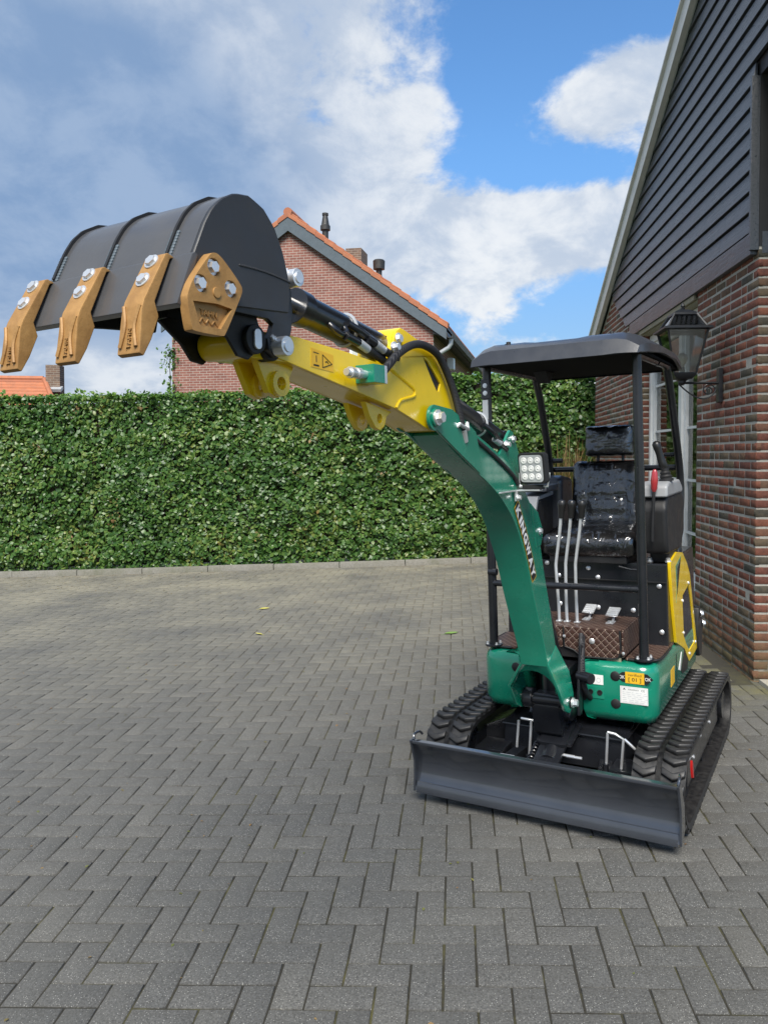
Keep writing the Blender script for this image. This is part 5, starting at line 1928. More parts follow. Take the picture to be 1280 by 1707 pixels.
for (pc, rad, ln_) in (((2.620, 1.915), 0.023, 0.052), ((2.598, 2.071), 0.021, 0.050)):
    y0 = YB + 0.066 if pc[1] < 2 else YB + 0.088
    MB().cyl((pc[0], y0 - 0.03, pc[1]), (pc[0], y0 + 0.006, pc[1]), rad * 1.35, n=26).build('pin_spacer', 'matt_black', ex, 0.003)
    p_ = MB().cyl((pc[0], y0 + 0.006, pc[1]), (pc[0], y0 + ln_, pc[1]), rad, n=26).build('link_pin', 'zinc', ex, 0.003)
    MB().cyl((pc[0], y0 + ln_, pc[1]), (pc[0], y0 + ln_ + 0.003, pc[1]), rad * 0.62, n=22).build('pin_face', 'zinc', p_)
    MB().bolt((pc[0] + rad * 0.7, y0 + 0.024, pc[1] + rad * 0.7), (1, 0, 1), 0.006, 0.010).build('set_bolt', 'zinc', p_)
MB().bolt((2.022, YB + ah + 0.001, 2.008), (0, 1, 0), 0.013, 0.012).build('pin_bolt', 'zinc', arm)
# warning sticker
wy = YB + ah + 0.0006
ws = MB().prism([(2.458, 1.934), (2.362, 1.924), (2.364, 1.880), (2.461, 1.886)], wy - 0.0004, wy + 0.0004).build('warning_sticker', 'label_yellow', arm)
tri = [(2.411, 1.921), (2.370, 1.900), (2.412, 1.888)]
for a, b in zip(tri, tri[1:] + tri[:1]):
    MB().tube([(a[0], wy + 0.0006, a[1]), (b[0], wy + 0.0006, b[1])], 0.0011, 5).build('triangle_edge', 'ink', ws)
MB().tube([(2.400, wy + 0.0006, 1.903), (2.392, wy + 0.0006, 1.905), (2.385, wy + 0.0006, 1.900)], 0.0014, 5).build('symbol', 'ink', ws)
MB().tube([(2.438, wy + 0.0006, 1.916), (2.438, wy + 0.0006, 1.900)], 0.0016, 5).build('symbol', 'ink', ws)
MB().prism([(2.450, 1.894), (2.427, 1.893), (2.427, 1.889), (2.450, 1.890)], wy, wy + 0.0009).build('symbol', 'ink', ws)
MB().prism([(2.450, 1.925), (2.427, 1.923), (2.427, 1.921), (2.450, 1.923)], wy, wy + 0.0009).build('symbol', 'ink', ws)
# green valve block with quick coupler and braided hose over the hump
vb = MB().box((2.232, 0.068, 1.882), (0.058, 0.060, 0.050)).build('valve_block', 'green', ex, 0.003)
MB().box((2.196, 0.068, 1.882), (0.014, 0.058, 0.050)).build('block_flange', 'zinc', vb, 0.002)
for dy in (-0.02, 0.02):
    for dz in (-0.016, 0.016):
        MB().bolt((2.189, 0.068 + dy, 1.882 + dz), (-1, 0, 0), 0.006, 0.006, False).build('bolt', 'zinc', vb)
qc = MB()
for a, b, r_ in ((2.261, 2.285, 0.012), (2.285, 2.305, 0.0155), (2.305, 2.325, 0.0125), (2.325, 2.335, 0.0155), (2.335, 2.350, 0.010)):
    qc.cyl((a, 0.068, 1.880), (b, 0.068, 1.880), r_, n=16)
qc.build('quick_coupler', 'zinc', vb, 0.0015)
MB().tube([(2.190, 0.066, 1.874), (2.145, 0.068, 1.908), (2.075, 0.066, 1.954), (1.983, 0.062, 1.990), (1.897, 0.058, 2.000), (1.804, 0.056, 1.982), (1.742, 0.056, 1.932), (1.692, 0.058, 1.865), (1.659, 0.060, 1.796), (1.635, 0.060, 1.735)],
          0.0125, 12, 7).build('braided_hose', 'hose', ex)
MB().cyl((1.637, 0.060, 1.742), (1.615, 0.055, 1.70), 0.014, n=12).build('hose_fitting', 'zinc', ex, 0.001)

# ---- bucket
BL_, BR_ = -0.232, 0.155
sh = [(3.021, 1.941), (2.975, 2.041), (2.945, 2.102), (2.925, 2.132), (2.900, 2.156), (2.862, 2.177), (2.818, 2.184), (2.775, 2.170), (2.742, 2.140), (2.715, 2.090), (2.700, 2.040), (2.697, 2.000)]
cxm, czm = 2.85, 2.02


def inset(P, d):
    out = []
    for i, p in enumerate(P):
        a, b = P[max(i - 1, 0)], P[min(i + 1, len(P) - 1)]
        tx, tz = b[0] - a[0], b[1] - a[1]
        L = math.hypot(tx, tz)
        nx_, nz_ = tz / L, -tx / L
        if (cxm - p[0]) * nx_ + (czm - p[1]) * nz_ < 0:
            nx_, nz_ = -nx_, -nz_
        out.append((p[0] + nx_ * d, p[1] + nz_ * d))
    return out


dense = [sh[0]] + resample(sh[1:], 30)
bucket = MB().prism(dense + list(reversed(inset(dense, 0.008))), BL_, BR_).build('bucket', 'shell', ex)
bucket["label"] = 'black digging bucket with bronze teeth'
for y0, y1 in ((BL_ - 0.009, BL_), (BR_, BR_ + 0.009)):
    side_ = [(3.021 - 0.004, 1.943)] + [(p[0], p[1] + 0.001) for p in resample(sh[1:], 30)] + [(2.705, 1.968), (2.853, 1.958), (2.96, 1.948)]
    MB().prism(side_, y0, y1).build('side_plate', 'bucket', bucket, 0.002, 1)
# cutting lip
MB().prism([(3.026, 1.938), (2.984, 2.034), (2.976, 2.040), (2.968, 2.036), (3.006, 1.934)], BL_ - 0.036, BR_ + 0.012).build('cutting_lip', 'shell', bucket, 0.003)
# wear strips, black to paint in their shadow lines, with weld beads running up from the teeth
for y_ in (BL_ + 0.004, -0.072, 0.096):
    st_ = resample(sh[1:7], 26)
    MB().prism(st_ + list(reversed(inset(st_, -0.006))), y_ - 0.0032, y_ + 0.0032).build('wear_strip', 'matt_black', bucket)
    mb = MB()
    for (px_, pz_) in resample(sh[1:4], 16)[:9]:
        for s_ in (-0.007, 0.007):
            mb.lathe((px_, y_ + s_, pz_ - 0.001), (0.87, 0, 0.5), [(-0.002, 0.005), (0.003, 0.0045), (0.005, 0.001)], 7)
    mb.build('weld_bead', 'barge', bucket)
mb = MB()
for k in range(34):
    t = k / 33
    mb.lathe((2.853 - 0.155 * t, BR_ + 0.009, 2.040 - 0.006 * t + 0.004 * math.sin(t * 3)), (0, 1, 0), [(-0.001, 0.0032), (0.0015, 0.0025), (0.0022, 0.0006)], 7)
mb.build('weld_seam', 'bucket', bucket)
# hooked ear plates towards the link pins
for y0, y1 in ((YB + 0.072, YB + 0.088), (YB - 0.088, YB - 0.072)):
    hook = [(2.79, 2.075), (2.70, 2.085), (2.640, 2.102), (2.600, 2.104), (2.570, 2.090), (2.562, 2.05), (2.560, 2.005), (2.566, 1.96), (2.580, 1.925), (2.600, 1.900), (2.625, 1.890), (2.650, 1.905), (2.655, 1.930), (2.640, 1.948), (2.632, 1.966), (2.650, 1.975), (2.80, 1.975)]
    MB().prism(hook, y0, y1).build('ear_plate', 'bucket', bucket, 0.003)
    hang = [(2.80, 1.975), (2.672, 1.985), (2.655, 1.945), (2.668, 1.905), (2.700, 1.880), (2.735, 1.885), (2.765, 1.92), (2.83, 1.965)]
    yy0, yy1 = (YB + 0.062, YB + 0.071) if y0 > 0 else (YB - 0.074, YB - 0.064)
    MB().prism(hang, yy0, yy1).build('hinge_plate', 'matt_black', bucket, 0.003)
MB().cyl((2.690, YB + 0.071, 1.925), (2.690, YB + 0.086, 1.925), 0.033, n=26).build('hinge_boss', 'matt_black', bucket, 0.004)
MB().prism(rounded_rect(0.024, 0.046, 0.011, 4, 2.690, 1.925), YB + 0.086, YB + 0.092).build('pin_end', 'zinc', bucket, 0.002)
# three bolted teeth
TP = [(2.980, 2.034), (2.996, 2.040), (3.003, 2.037), (3.056, 1.948), (3.063, 1.930), (3.075, 1.850), (3.065, 1.845), (3.046, 1.876), (3.024, 1.920), (3.032, 1.946), (2.992, 2.030)]
nrm = Vector((0.859, 0, 0.511))
for y_ in (-0.247, -0.076, 0.095):
    w_ = 0.0255
    tb = MB()
    tb.loft([[(p[0], y_ + yy * (1.0 if p[1] > 1.9 else 1.12), p[1]) for p in TP] for yy in (-w_, w_)])
    tooth = tb.build('tooth', 'bronze', bucket, 0.003)
    # hollow blade face: raised edges and a rib
    for s_ in (-1, 1):
        MB().tube([(3.062, y_ + s_ * 0.020, 1.936), (3.069, y_ + s_ * 0.012, 1.900), (3.075, y_ + s_ * 0.020, 1.862)], 0.004, 7, 4).build('tooth_rib', 'bronze', tooth)
    for (bx, bz) in ((3.0105, 2.0245), (3.0325, 1.9875)):
        MB().bolt(Vector((bx, y_ - 0.002, bz)), nrm, 0.0115, 0.0075).build('tooth_bolt', 'zinc', tooth)
    text_obj('cast_mark', 'TAHN', 'bronze', tooth, (3.0752, y_ + 0.006, 1.858), Vector((-0.148, 0, 0.989)), (0, -1, 0), 0.014, lift=0.0005, thick=0.09)
# bolted side cutter
cu_o = [(2.937, 2.042), (2.927, 2.046), (2.915, 2.045), (2.893, 2.030), (2.857, 1.999), (2.853, 1.990), (2.856, 1.980), (2.905, 1.897), (2.912, 1.893), (2.985, 1.894), (2.991, 1.898), (2.999, 1.950), (2.997, 1.960), (2.983, 1.988)]
for _ in range(2):                          # rounded corners
    cu_o = [q for a, b in zip(cu_o, cu_o[1:] + cu_o[:1]) for q in ((a[0] * .75 + b[0] * .25, a[1] * .75 + b[1] * .25), (a[0] * .25 + b[0] * .75, a[1] * .25 + b[1] * .75))]
hl_ = []
for (bx, bz) in ((2.929, 2.019), (2.964, 1.983), (2.886, 1.986)):
    hl_.append([(bx + 0.0165 * math.cos(a), bz + 0.0165 * math.sin(a)) for a in np.linspace(2 * math.pi, 0, 19)[:-1]])
yc0 = BR_ + 0.009
cutter = MB().prism(cu_o, yc0, yc0 + 0.010, holes=[]).prism(cu_o, yc0 + 0.0095, yc0 + 0.020, holes=hl_ + [[(2.985, 1.948), (2.970, 1.907), (2.917, 1.906), (2.884, 1.948), (2.925, 1.952)][::-1]]).build('side_cutter', 'bronze', bucket, 0.002)
MB().prism([(2.925 + 0.010 * math.cos(a), 1.972 + 0.010 * math.sin(a)) for a in np.linspace(0, 2 * math.pi, 19)[:-1]], yc0 + 0.018, yc0 + 0.0225).build('cast_disc', 'bronze', cutter, 0.001)
for (bx, bz) in ((2.929, 2.019), (2.964, 1.983), (2.886, 1.986)):
    MB().bolt((bx, yc0 + 0.010, bz), (0, 1, 0), 0.0115, 0.014, True).build('cutter_bolt', 'zinc', cutter)
text_obj('cast_mark', 'TAHN', 'bronze', cutter, (2.9615, yc0 + 0.0105, 1.928), (-1, 0, -0.05), (-0.05, 0, 1), 0.017, thick=0.12, width=0.044)
MB().tube([(2.962, yc0 + 0.011, 1.914), (2.955, yc0 + 0.011, 1.922), (2.947, yc0 + 0.011, 1.914), (2.940, yc0 + 0.011, 1.921), (2.932, yc0 + 0.011, 1.913), (2.924, yc0 + 0.011, 1.920), (2.917, yc0 + 0.011, 1.913)], 0.0016, 6, 4).build('cast_mark', 'bronze', cutter)

cutter.location = (0.018, 0.0, -0.004)


# ---- operator's floor: quilted mat
mat_flat = MB().prism([(0.385, 0.285), (0.390, 0.32), (0.378, 0.39), (0.345, 0.42), (0.30, 0.432), (0.10, 0.435), (0.0, 0.435), (0.0, 0.285)], 0.657, 0.668, axis='z').build('floor_mat', 'quilt_top', ex, 0.003)
MB().prism([(0.385, -0.27), (0.39, -0.36), (0.36, -0.42), (0.30, -0.437), (0.0, -0.437), (0.0, -0.27)], 0.657, 0.668, axis='z').build('floor_mat', 'quilt_top', ex, 0.003)
for s_, y0, y1 in ((1, 0.30, 0.42), (-1, -0.42, -0.29)):
    rim = [(0.387, y0 if s_ > 0 else y1, 0.664), (0.39, (y0 + y1) / 2, 0.664), (0.372, y1 - 0.02 if s_ > 0 else y0 + 0.02, 0.664), (0.32, s_ * 0.436, 0.664), (0.1, s_ * 0.438, 0.664)]
    MB().tube(rim, 0.006, 8, 4).build('mat_piping', 'matt_black', ex)
# raised pedal box under the mat
bx = MB().prism([(0.08, -0.19), (0.405, -0.19), (0.405, 0.272), (0.08, 0.272)], 0.650, 0.792, axis='z').build('pedal_box', 'matt_black', ex, 0.006)
MB().prism([(0.085, -0.188), (0.405, -0.188), (0.412, -0.10), (0.412, 0.20), (0.405, 0.270), (0.085, 0.270)], 0.7925, 0.802, axis='z').build('mat_top', 'quilt_top', bx, 0.003)
fl_o = [(-0.005, 0.802), (0.268, 0.802), (0.272, 0.70), (0.258, 0.672), (0.235, 0.667), (0.10, 0.663), (0.075, 0.668), (0.045, 0.692), (0.02, 0.700), (-0.002, 0.705)]
MB().prism(fl_o, 0.4065, 0.4175, axis='x').build('mat_front', 'quilt_front', bx, 0.003)
MB().tube([(0.418, y_, z_) for y_, z_ in fl_o[1:] + fl_o[:1]], 0.004, 7).build('mat_piping', 'matt_black', bx)
MB().prism([(-0.19, 0.802), (-0.012, 0.802), (-0.012, 0.70), (-0.19, 0.70)], 0.4065, 0.4165, axis='x').build('mat_front', 'quilt_front', bx, 0.003)
MB().prism([(0.085, 0.802), (0.405, 0.802), (0.405, 0.672), (0.085, 0.672)], 0.273, 0.283, axis='y').build('mat_side', 'quilt_side', bx, 0.003)
MB().lathe((0.4175, 0.135, 0.742), (1, 0, 0), [(0, 0.014), (0.002, 0.014), (0.005, 0.009), (0.006, 0.001)], 18).build('snap_button', 'zinc', bx)
for (y_, z_) in ((-0.03, 0.758), (0.255, 0.70)):
    MB().box((0.419, y_ + 0.012, z_), (0.005, 0.06, 0.013), Matrix.Rotation(R(-6), 3, 'X')).build('strap', 'quilt_top', bx, 0.002)
    MB().lathe((0.4215, y_ + 0.03, z_ - 0.002), (1, 0, 0), [(0, 0.0075), (0.002, 0.0075), (0.004, 0.002)], 14).build('strap_button', 'zinc', bx)
MB().box((0.40, 0.235, 0.655), (0.012, 0.07, 0.03)).build('tread_edge', 'beige', ex)

# pedals
for (x_, y_) in ((0.165, 0.055), (0.205, 0.185)):
    pd = MB().box((x_, y_, 0.846), (0.085, 0.060, 0.006), Matrix.Rotation(R(18), 3, 'Y')).build('pedal', 'zinc', ex, 0.002)
    for k in range(4):
        MB().box((x_ - 0.027 + 0.018 * k, y_, 0.8525 + 0.009 - 0.006 * k), (0.004, 0.052, 0.006), Matrix.Rotation(R(18), 3, 'Y')).build('pedal_rib', 'zinc', pd)
    MB().tube([(x_ - 0.02, y_, 0.845), (x_ + 0.005, y_ + 0.005, 0.825), (x_ + 0.035, y_ + 0.005, 0.806), (x_ + 0.075, y_ + 0.005, 0.806)], 0.006, 8).build('pedal_arm', 'zinc', pd)
    MB().box((x_ + 0.06, y_ + 0.002, 0.806), (0.06, 0.038, 0.006)).build('pedal_foot', 'zinc', pd, 0.002)
# three control levers
for (yk, ym, yb) in ((-0.040, -0.072, -0.058), (0.010, -0.022, -0.018), (0.062, 0.028, 0.034)):
    lv_ = MB().tube([(0.315, yb, 0.803), (0.31, yb - 0.004, 0.90), (0.305, ym, 1.06), (0.303, ym + 0.002, 1.11), (0.30, (ym + yk) / 2 + 0.004, 1.24), (0.30, yk, 1.345)], 0.0082, 10, 4).build('control_lever', 'zinc', ex)
    MB().lathe((0.30, yk, 1.322), (0.02, 0.08, 1), [(0, 0.013), (0.01, 0.0145), (0.045, 0.017), (0.065, 0.0215), (0.078, 0.0215), (0.088, 0.016), (0.092, 0.004)], 20).build('knob', 'knob', lv_)
    MB().box((0.315, yb, 0.806), (0.03, 0.03, 0.006)).build('lever_foot', 'zinc', lv_, 0.002)

# ---- seat base / engine hood
hd = MB().prism([(0.085, 0.655), (0.070, 1.078), (-0.70, 1.078), (-0.73, 0.655)], -0.43, 0.425).build('engine_hood', 'black', ex, 0.010)
MB().box((0.081, 0.10, 0.985), (0.012, 0.64, 0.004)).build('panel_seam', 'matt_black', hd)
for (y_, z_) in ((0.025, 1.042), (0.075, 0.995), (-0.20, 1.06), (0.385, 0.965), (0.395, 0.735), (-0.13, 0.845), (0.075, 0.838), (0.255, 0.835), (-0.135, 0.995)):
    MB().lathe((0.072 + (1.078 - z_) * 0.034, y_, z_), (1, 0, 0.03), [(0, 0.0125), (0.003, 0.0125), (0.007, 0.008), (0.008, 0.001)], 16).build('hood_bolt', 'zinc', hd)
lt_ = MB().tube([(0.085, 0.20, 1.062), (0.125, 0.20, 1.062), (0.125, 0.255, 1.050), (0.125, 0.30, 1.050), (0.085, 0.30, 1.050)], 0.006, 8).build('hood_latch', 'black', hd)
# yellow side cover with perforated grille
cy0 = 0.425
cov_o = [(0.070, 1.085), (-0.10, 1.125), (-0.271, 1.098), (-0.40, 1.03), (-0.481, 0.955), (-0.520, 0.80), (-0.665, 0.535), (-0.690, 0.490), (-0.45, 0.470), (-0.40, 0.472), (-0.275, 0.572), (-0.12, 0.64), (-0.052, 0.655), (0.045, 0.90), (0.064, 1.039)]
cov_o = [(0.070, 1.085), (-0.10, 1.118), (-0.271, 1.095), (-0.40, 1.02), (-0.481, 0.949), (-0.52, 0.86), (-0.60, 0.68), (-0.655, 0.545), (-0.671, 0.484), (-0.55, 0.474), (-0.41, 0.470), (-0.34, 0.52), (-0.275, 0.572), (-0.052, 0.655), (0.02, 0.86), (0.064, 1.039)]
gh = [(-0.430, 0.893), (-0.246, 0.866), (-0.241, 0.821), (-0.258, 0.645), (-0.330, 0.585), (-0.416, 0.530), (-0.600, 0.540), (-0.560, 0.66), (-0.49, 0.82)]
MBc = MB().prism(cov_o, cy0, cy0 + 0.016, holes=[gh[::-1]]).build('side_cover', 'yellow', ex, 0.004)
MB().prism([(p[0], p[1]) for p in gh], cy0 + 0.002, cy0 + 0.004).build('grille_backing', 'matt_black', MBc)
gm = MB()
def inside(p, P):
    c = False
    for (x1_, y1_), (x2_, y2_) in zip(P, P[1:] + P[:1]):
        if (y1_ > p[1]) != (y2_ > p[1]) and p[0] < (x2_ - x1_) * (p[1] - y1_) / (y2_ - y1_) + x1_:
            c = not c
    return c
for i in range(-60, 0):
    for j in range(40, 90):
        p = (i * 0.011, j * 0.011 + (0.0055 if i % 2 else 0))
        if inside(p, gh):
            gm.box((p[0], cy0 + 0.007, p[1]), (0.0035, 0.005, 0.010))
o = gm.build('grille_mesh', 'plastic', MBc)
o["kind"] = "stuff"
MB().prism([(-0.06, 1.05), (-0.215, 1.085), (-0.10, 0.98), (-0.05, 0.86), (-0.075, 0.93)], cy0 + 0.0155, cy0 + 0.0172).build('cover_decal', 'green', MBc)
MB().prism([(-0.10, 1.03), (-0.20, 1.07), (-0.13, 0.97), (-0.09, 0.90)], cy0 + 0.0160, cy0 + 0.0178).build('cover_decal', 'ink', MBc)
for p in ((-0.425, 0.905), (-0.236, 0.84), (-0.247, 0.665), (-0.42, 0.512), (-0.61, 0.535)):
    MB().bolt((p[0], cy0 + 0.016, p[1]), (0, 1, 0), 0.008, 0.006).build('cover_bolt', 'zinc', MBc)
# black counterweight bulging at the rear left corner
cw = MB()
cw.prism([(-0.55, 0.38), (-0.70, 0.37), (-0.78, 0.25), (-0.80, 0.0), (-0.78, -0.25), (-0.70, -0.37), (-0.55, -0.38)], 0.41, 0.80, axis='z')
cw.build('counterweight', 'matt_black', ex, 0.012)
MB().prism([(-0.70, 0.43), (-0.76, 0.42), (-0.80, 0.50), (-0.83, 0.60), (-0.80, 0.66), (-0.74, 0.72), (-0.69, 0.715), (-0.66, 0.62), (-0.66, 0.50)], 0.415, 0.452).build('tail_bracket', 'matt_black', ex, 0.008)
for p in ((-0.735, 0.675), (-0.80, 0.605)):
    MB().bolt((p[0], 0.452, p[1]), (-0.4, 1, 0.1), 0.016, 0.018).build('bracket_bolt', 'zinc', ex)

# ---- seat, wrapped in loose clear film
def cushion(name, w, h, d, cen, rot, parent, puff=0.016, tuft=None, seed=0):
    """rounded pad: w across (y), h tall (z), d thick (x), front faces +x"""
    nx_, ny_ = 22, 26
    V, F = [], []

    def pt(u, v, side):
        e = 1 - max(abs(u), abs(v)) ** 6
        r_ = 0.16
        cu, cv_ = u, v
        if abs(u) > 1 - r_ and abs(v) > 1 - r_:
            du, dv = (abs(u) - 1 + r_) / r_, (abs(v) - 1 + r_) / r_
            L = math.hypot(du, dv)
            mx_ = max(du, dv)
            if L > 0:
                cu = math.copysign(1 - r_ + r_ * du / L * mx_, u)
                cv_ = math.copysign(1 - r_ + r_ * dv / L * mx_, v)
        x_ = side * (d / 2 * (1 - 0.55 * max(abs(u), abs(v)) ** 9)) + (puff * (1 - u * u) * (1 - v * v) if side > 0 else 0)
        if side > 0 and tuft:
            x_ += tuft(cu, cv_)
        nn_ = mnoise.noise(Vector((cu * 4 + seed, cv_ * 4, side)))
        x_ += 0.003 * nn_ * side
        return Vector((x_, cu * w / 2, cv_ * h / 2))
    for side in (1, -1):
        b = len(V)
        for i in range(nx_ + 1):
            for j in range(ny_ + 1):
                V.append(pt(-1 + 2 * i / nx_, -1 + 2 * j / ny_, side))
        for i in range(nx_):
            for j in range(ny_):
                q = (b + i * (ny_ + 1) + j, b + (i + 1) * (ny_ + 1) + j, b + (i + 1) * (ny_ + 1) + j + 1, b + i * (ny_ + 1) + j + 1)
                F.append(q if side > 0 else q[::-1])
    n1_ = (nx_ + 1) * (ny_ + 1)
    bd = [i * (ny_ + 1) for i in range(nx_ + 1)] + [nx_ * (ny_ + 1) + j for j in range(1, ny_ + 1)] + [i * (ny_ + 1) + ny_ for i in range(nx_ - 1, -1, -1)] + [j for j in range(ny_ - 1, 0, -1)]
    for a, b in zip(bd, bd[1:] + bd[:1]):
        F.append((b, a, n1_ + a, n1_ + b))
    mb = MB()
    mb.add([rot @ v + Vector(cen) for v in V], F)
    o = mb.build(name, 'vinyl', parent, sharp=60)
    # the film: same pad a little larger and crumpled
    mb2 = MB()
    rs_ = random.Random(seed)
    W = []
    for v in V:
        q = Vector((v.x * 1.06, v.y * 1.03, v.z * 1.03))
        k = mnoise.noise(Vector((q.y * 16 + seed, q.z * 9, q.x * 8 + seed))) + 0.6 * mnoise.noise(Vector((q.y * 38, q.z * 21, seed)))
        q.x += math.copysign(0.004 + 0.0025 * k, v.x)
        q.y *= 1 + 0.012 * k
        q.z *= 1 + 0.010 * k
        W.append(rot @ q + Vector(cen))
    mb2.add(W, F)
    mb2.build('plastic_film', 'film', o, sharp=180)
    return o


def ribs(u, v):
    s_ = 0.0
    for c in (-0.45, 0.0, 0.42):
        s_ -= 0.010 * math.exp(-((v - c) / 0.035) ** 2) * (1 if abs(u) < 0.62 else 0.0)
    s_ += 0.022 * max(0, (abs(u) - 0.55) / 0.45) * (1 if v < 0.7 else 0.6)
    s_ -= 0.010 * math.exp(-((abs(u) - 0.60) / 0.04) ** 2)
    return s_


seat = MB().prism([(0.12, 1.075), (0.12, 1.115), (-0.30, 1.115), (-0.30, 1.075)], -0.17, 0.235).build('seat_frame', 'matt_black', ex, 0.006)
SC = 0.035
cushion('seat_cushion', 0.47, 0.44, 0.12, (-0.085, SC, 1.178), Matrix.Rotation(R(-84), 3, 'Y'), ex, 0.02, lambda u, v: 0.018 * max(0, (abs(u) - 0.6) / 0.4), 3)
cushion('seat_backrest', 0.37, 0.40, 0.10, (-0.285, SC + 0.01, 1.388), Matrix.Rotation(R(-10), 3, 'Y'), ex, 0.012, ribs, 8)
cushion('headrest', 0.262, 0.165, 0.085, (-0.335, SC + 0.012, 1.708), Matrix.Rotation(R(-6), 3, 'Y'), ex, 0.012, None, 14)
for y_ in (SC - 0.055, SC + 0.085):
    MB().cyl((-0.325, y_, 1.59), (-0.335, y_, 1.66), 0.008, n=12).build('headrest_post', 'matt_black', ex)

# ---- left console with joystick (right in the picture)
cs = MB()
cons = [(0.10, 1.13), (0.13, 1.20), (0.135, 1.36), (0.10, 1.42), (-0.28, 1.43), (-0.36, 1.38), (-0.34, 1.20), (-0.22, 1.12)]
cs.prism(cons, 0.318, 0.440)
c_o = cs.build('left_console', 'matt_black', ex, 0.022, 3)
MB().prism([(0.137, 1.415), (0.130, 1.47), (0.08, 1.492), (-0.20, 1.492), (-0.28, 1.45), (-0.28, 1.42)], 0.312, 0.446).build('console_top', 'grey_plastic', c_o, 0.014, 3)
MB().prism([(0.03, 1.08), (0.05, 1.15), (-0.15, 1.15), (-0.15, 1.08)], 0.335, 0.43).build('console_post', 'matt_black', c_o, 0.006)
for y_ in (0.335, 0.425):
    MB().bolt((0.045, y_, 1.085), (0.2, 0, 1), 0.012, 0.02).build('console_bolt', 'zinc', c_o)
js = MB().lathe((0.02, 0.42, 1.49), (0.0, -0.10, 1), [(0, 0.036), (0.012, 0.036), (0.016, 0.028), (0.026, 0.031), (0.034, 0.024), (0.044, 0.027), (0.052, 0.019), (0.066, 0.020)], 22).build('joystick_gaiter', 'matt_black', ex)
MB().lathe((0.025, 0.412, 1.552), (0.14, -0.26, 1), [(0, 0.013), (0.02, 0.022), (0.04, 0.019), (0.09, 0.0175), (0.115, 0.0205), (0.135, 0.021), (0.146, 0.013), (0.149, 0.003)], 22).build('joystick_grip', 'knob', js)
rl = MB().tube([(0.15, 0.372, 1.20), (0.155, 0.378, 1.32), (0.155, 0.386, 1.46)], 0.008, 10, 4).build('safety_lever', 'matt_black', ex)
MB().lathe((0.155, 0.386, 1.445), (0.0, 0.05, 1), [(0, 0.009), (0.015, 0.016), (0.06, 0.018), (0.095, 0.014), (0.108, 0.008), (0.111, 0.002)], 18).build('red_grip', 'redwrap', rl)
# ---- right console (left in the picture)
rc_ = MB().prism([(0.12, 1.10), (0.14, 1.26), (0.05, 1.40), (-0.30, 1.42), (-0.34, 1.10)], -0.40, -0.255).build('right_console', 'matt_black', ex, 0.02, 3)
MB().prism([(0.13, 1.275), (0.055, 1.415), (-0.26, 1.44), (-0.26, 1.415), (0.04, 1.395), (0.11, 1.26)], -0.405, -0.25).build('console_top', 'grey_plastic', rc_, 0.006)
MB().prism([(0.06, 1.44), (0.05, 1.475), (-0.16, 1.478), (-0.16, 1.44)], -0.36, -0.20).build('armrest', 'plastic', rc_, 0.012)
MB().prism([(-0.20, 1.06), (-0.20, 1.50), (-0.26, 1.52), (-0.42, 1.50), (-0.42, 1.06)], -0.42, -0.20).build('rear_tank', 'plastic', ex, 0.03, 3)

# ---- canopy: posts, rails, moulded roof
def post(pts, r_=0.0215, name='canopy_post'):
    return MB().tube(pts, r_, 14, 5).build(name, 'black', ex)


pR = MB().tube([(0.384, 0.372, 0.67), (0.384, 0.370, 1.3), (0.384, 0.368, 2.10)], 0.0225, 16).build('canopy_post', 'black', ex)
pL = MB().tube([(0.384, -0.388, 0.67), (0.392, -0.386, 1.3), (0.392, -0.384, 2.10)], 0.0225, 16).build('canopy_post', 'black', ex)
post([(-0.02, 0.375, 2.10), (-0.24, 0.376, 2.10), (-0.295, 0.378, 2.06), (-0.36, 0.38, 1.95), (-0.52, 0.38, 1.66), (-0.585, 0.38, 1.50), (-0.59, 0.38, 1.36), (-0.56, 0.375, 1.25), (-0.52, 0.37, 1.07)])
post([(-0.05, -0.38, 2.10), (-0.28, -0.38, 2.10), (-0.335, -0.38, 2.06), (-0.40, -0.38, 1.95), (-0.51, -0.38, 1.66), (-0.54, -0.38, 1.50), (-0.54, -0.38, 1.07)])
for p_, y_ in ((pR, 0.372), (pL, -0.388)):
    MB().cyl((0.384, y_, 0.666), (0.384, y_, 0.676), 0.045, n=24).build('post_flange', 'black', p_, 0.002)
    for k in range(4):
        a = R(45 + 90 * k)
        MB().bolt((0.384 + 0.035 * math.cos(a), y_ + 0.035 * math.sin(a), 0.676), (0, 0, 1), 0.006, 0.012).build('flange_bolt', 'zinc', p_)
MB().tube([(0.392, -0.386, 0.992), (0.386, 0.370, 0.999)], 0.0165, 14).build('front_rail', 'black', ex)
MB().tube([(0.40, -0.40, 1.05), (0.40, -0.355, 1.05)], 0.018, 12).build('rail_bracket', 'black', ex)
MB().tube([(-0.57, -0.38, 1.545), (-0.60, 0.38, 1.545)], 0.0165, 14).build('rear_rail', 'black', ex)
MB().tube([(-0.54, -0.36, 1.60), (-0.54, -0.30, 1.60)], 0.014, 10).build('rail_peg', 'black', ex)
MB().tube([(-0.56, 0.30, 1.62), (-0.56, 0.39, 1.62)], 0.012, 10).build('rail_peg', 'black', ex)
MB().box((0.416, -0.383, 1.985), (0.012, 0.046, 0.10)).build('mirror_plate', 'black', ex, 0.003)
for z_ in (1.965, 2.003):
    MB().bolt((0.422, -0.383, z_), (1, 0, 0), 0.009, 0.006).build('plate_bolt', 'zinc', ex)
MB().box((0.418, -0.385, 1.88), (0.008, 0.03, 0.10)).build('mirror_bracket', 'galv', ex, 0.002)
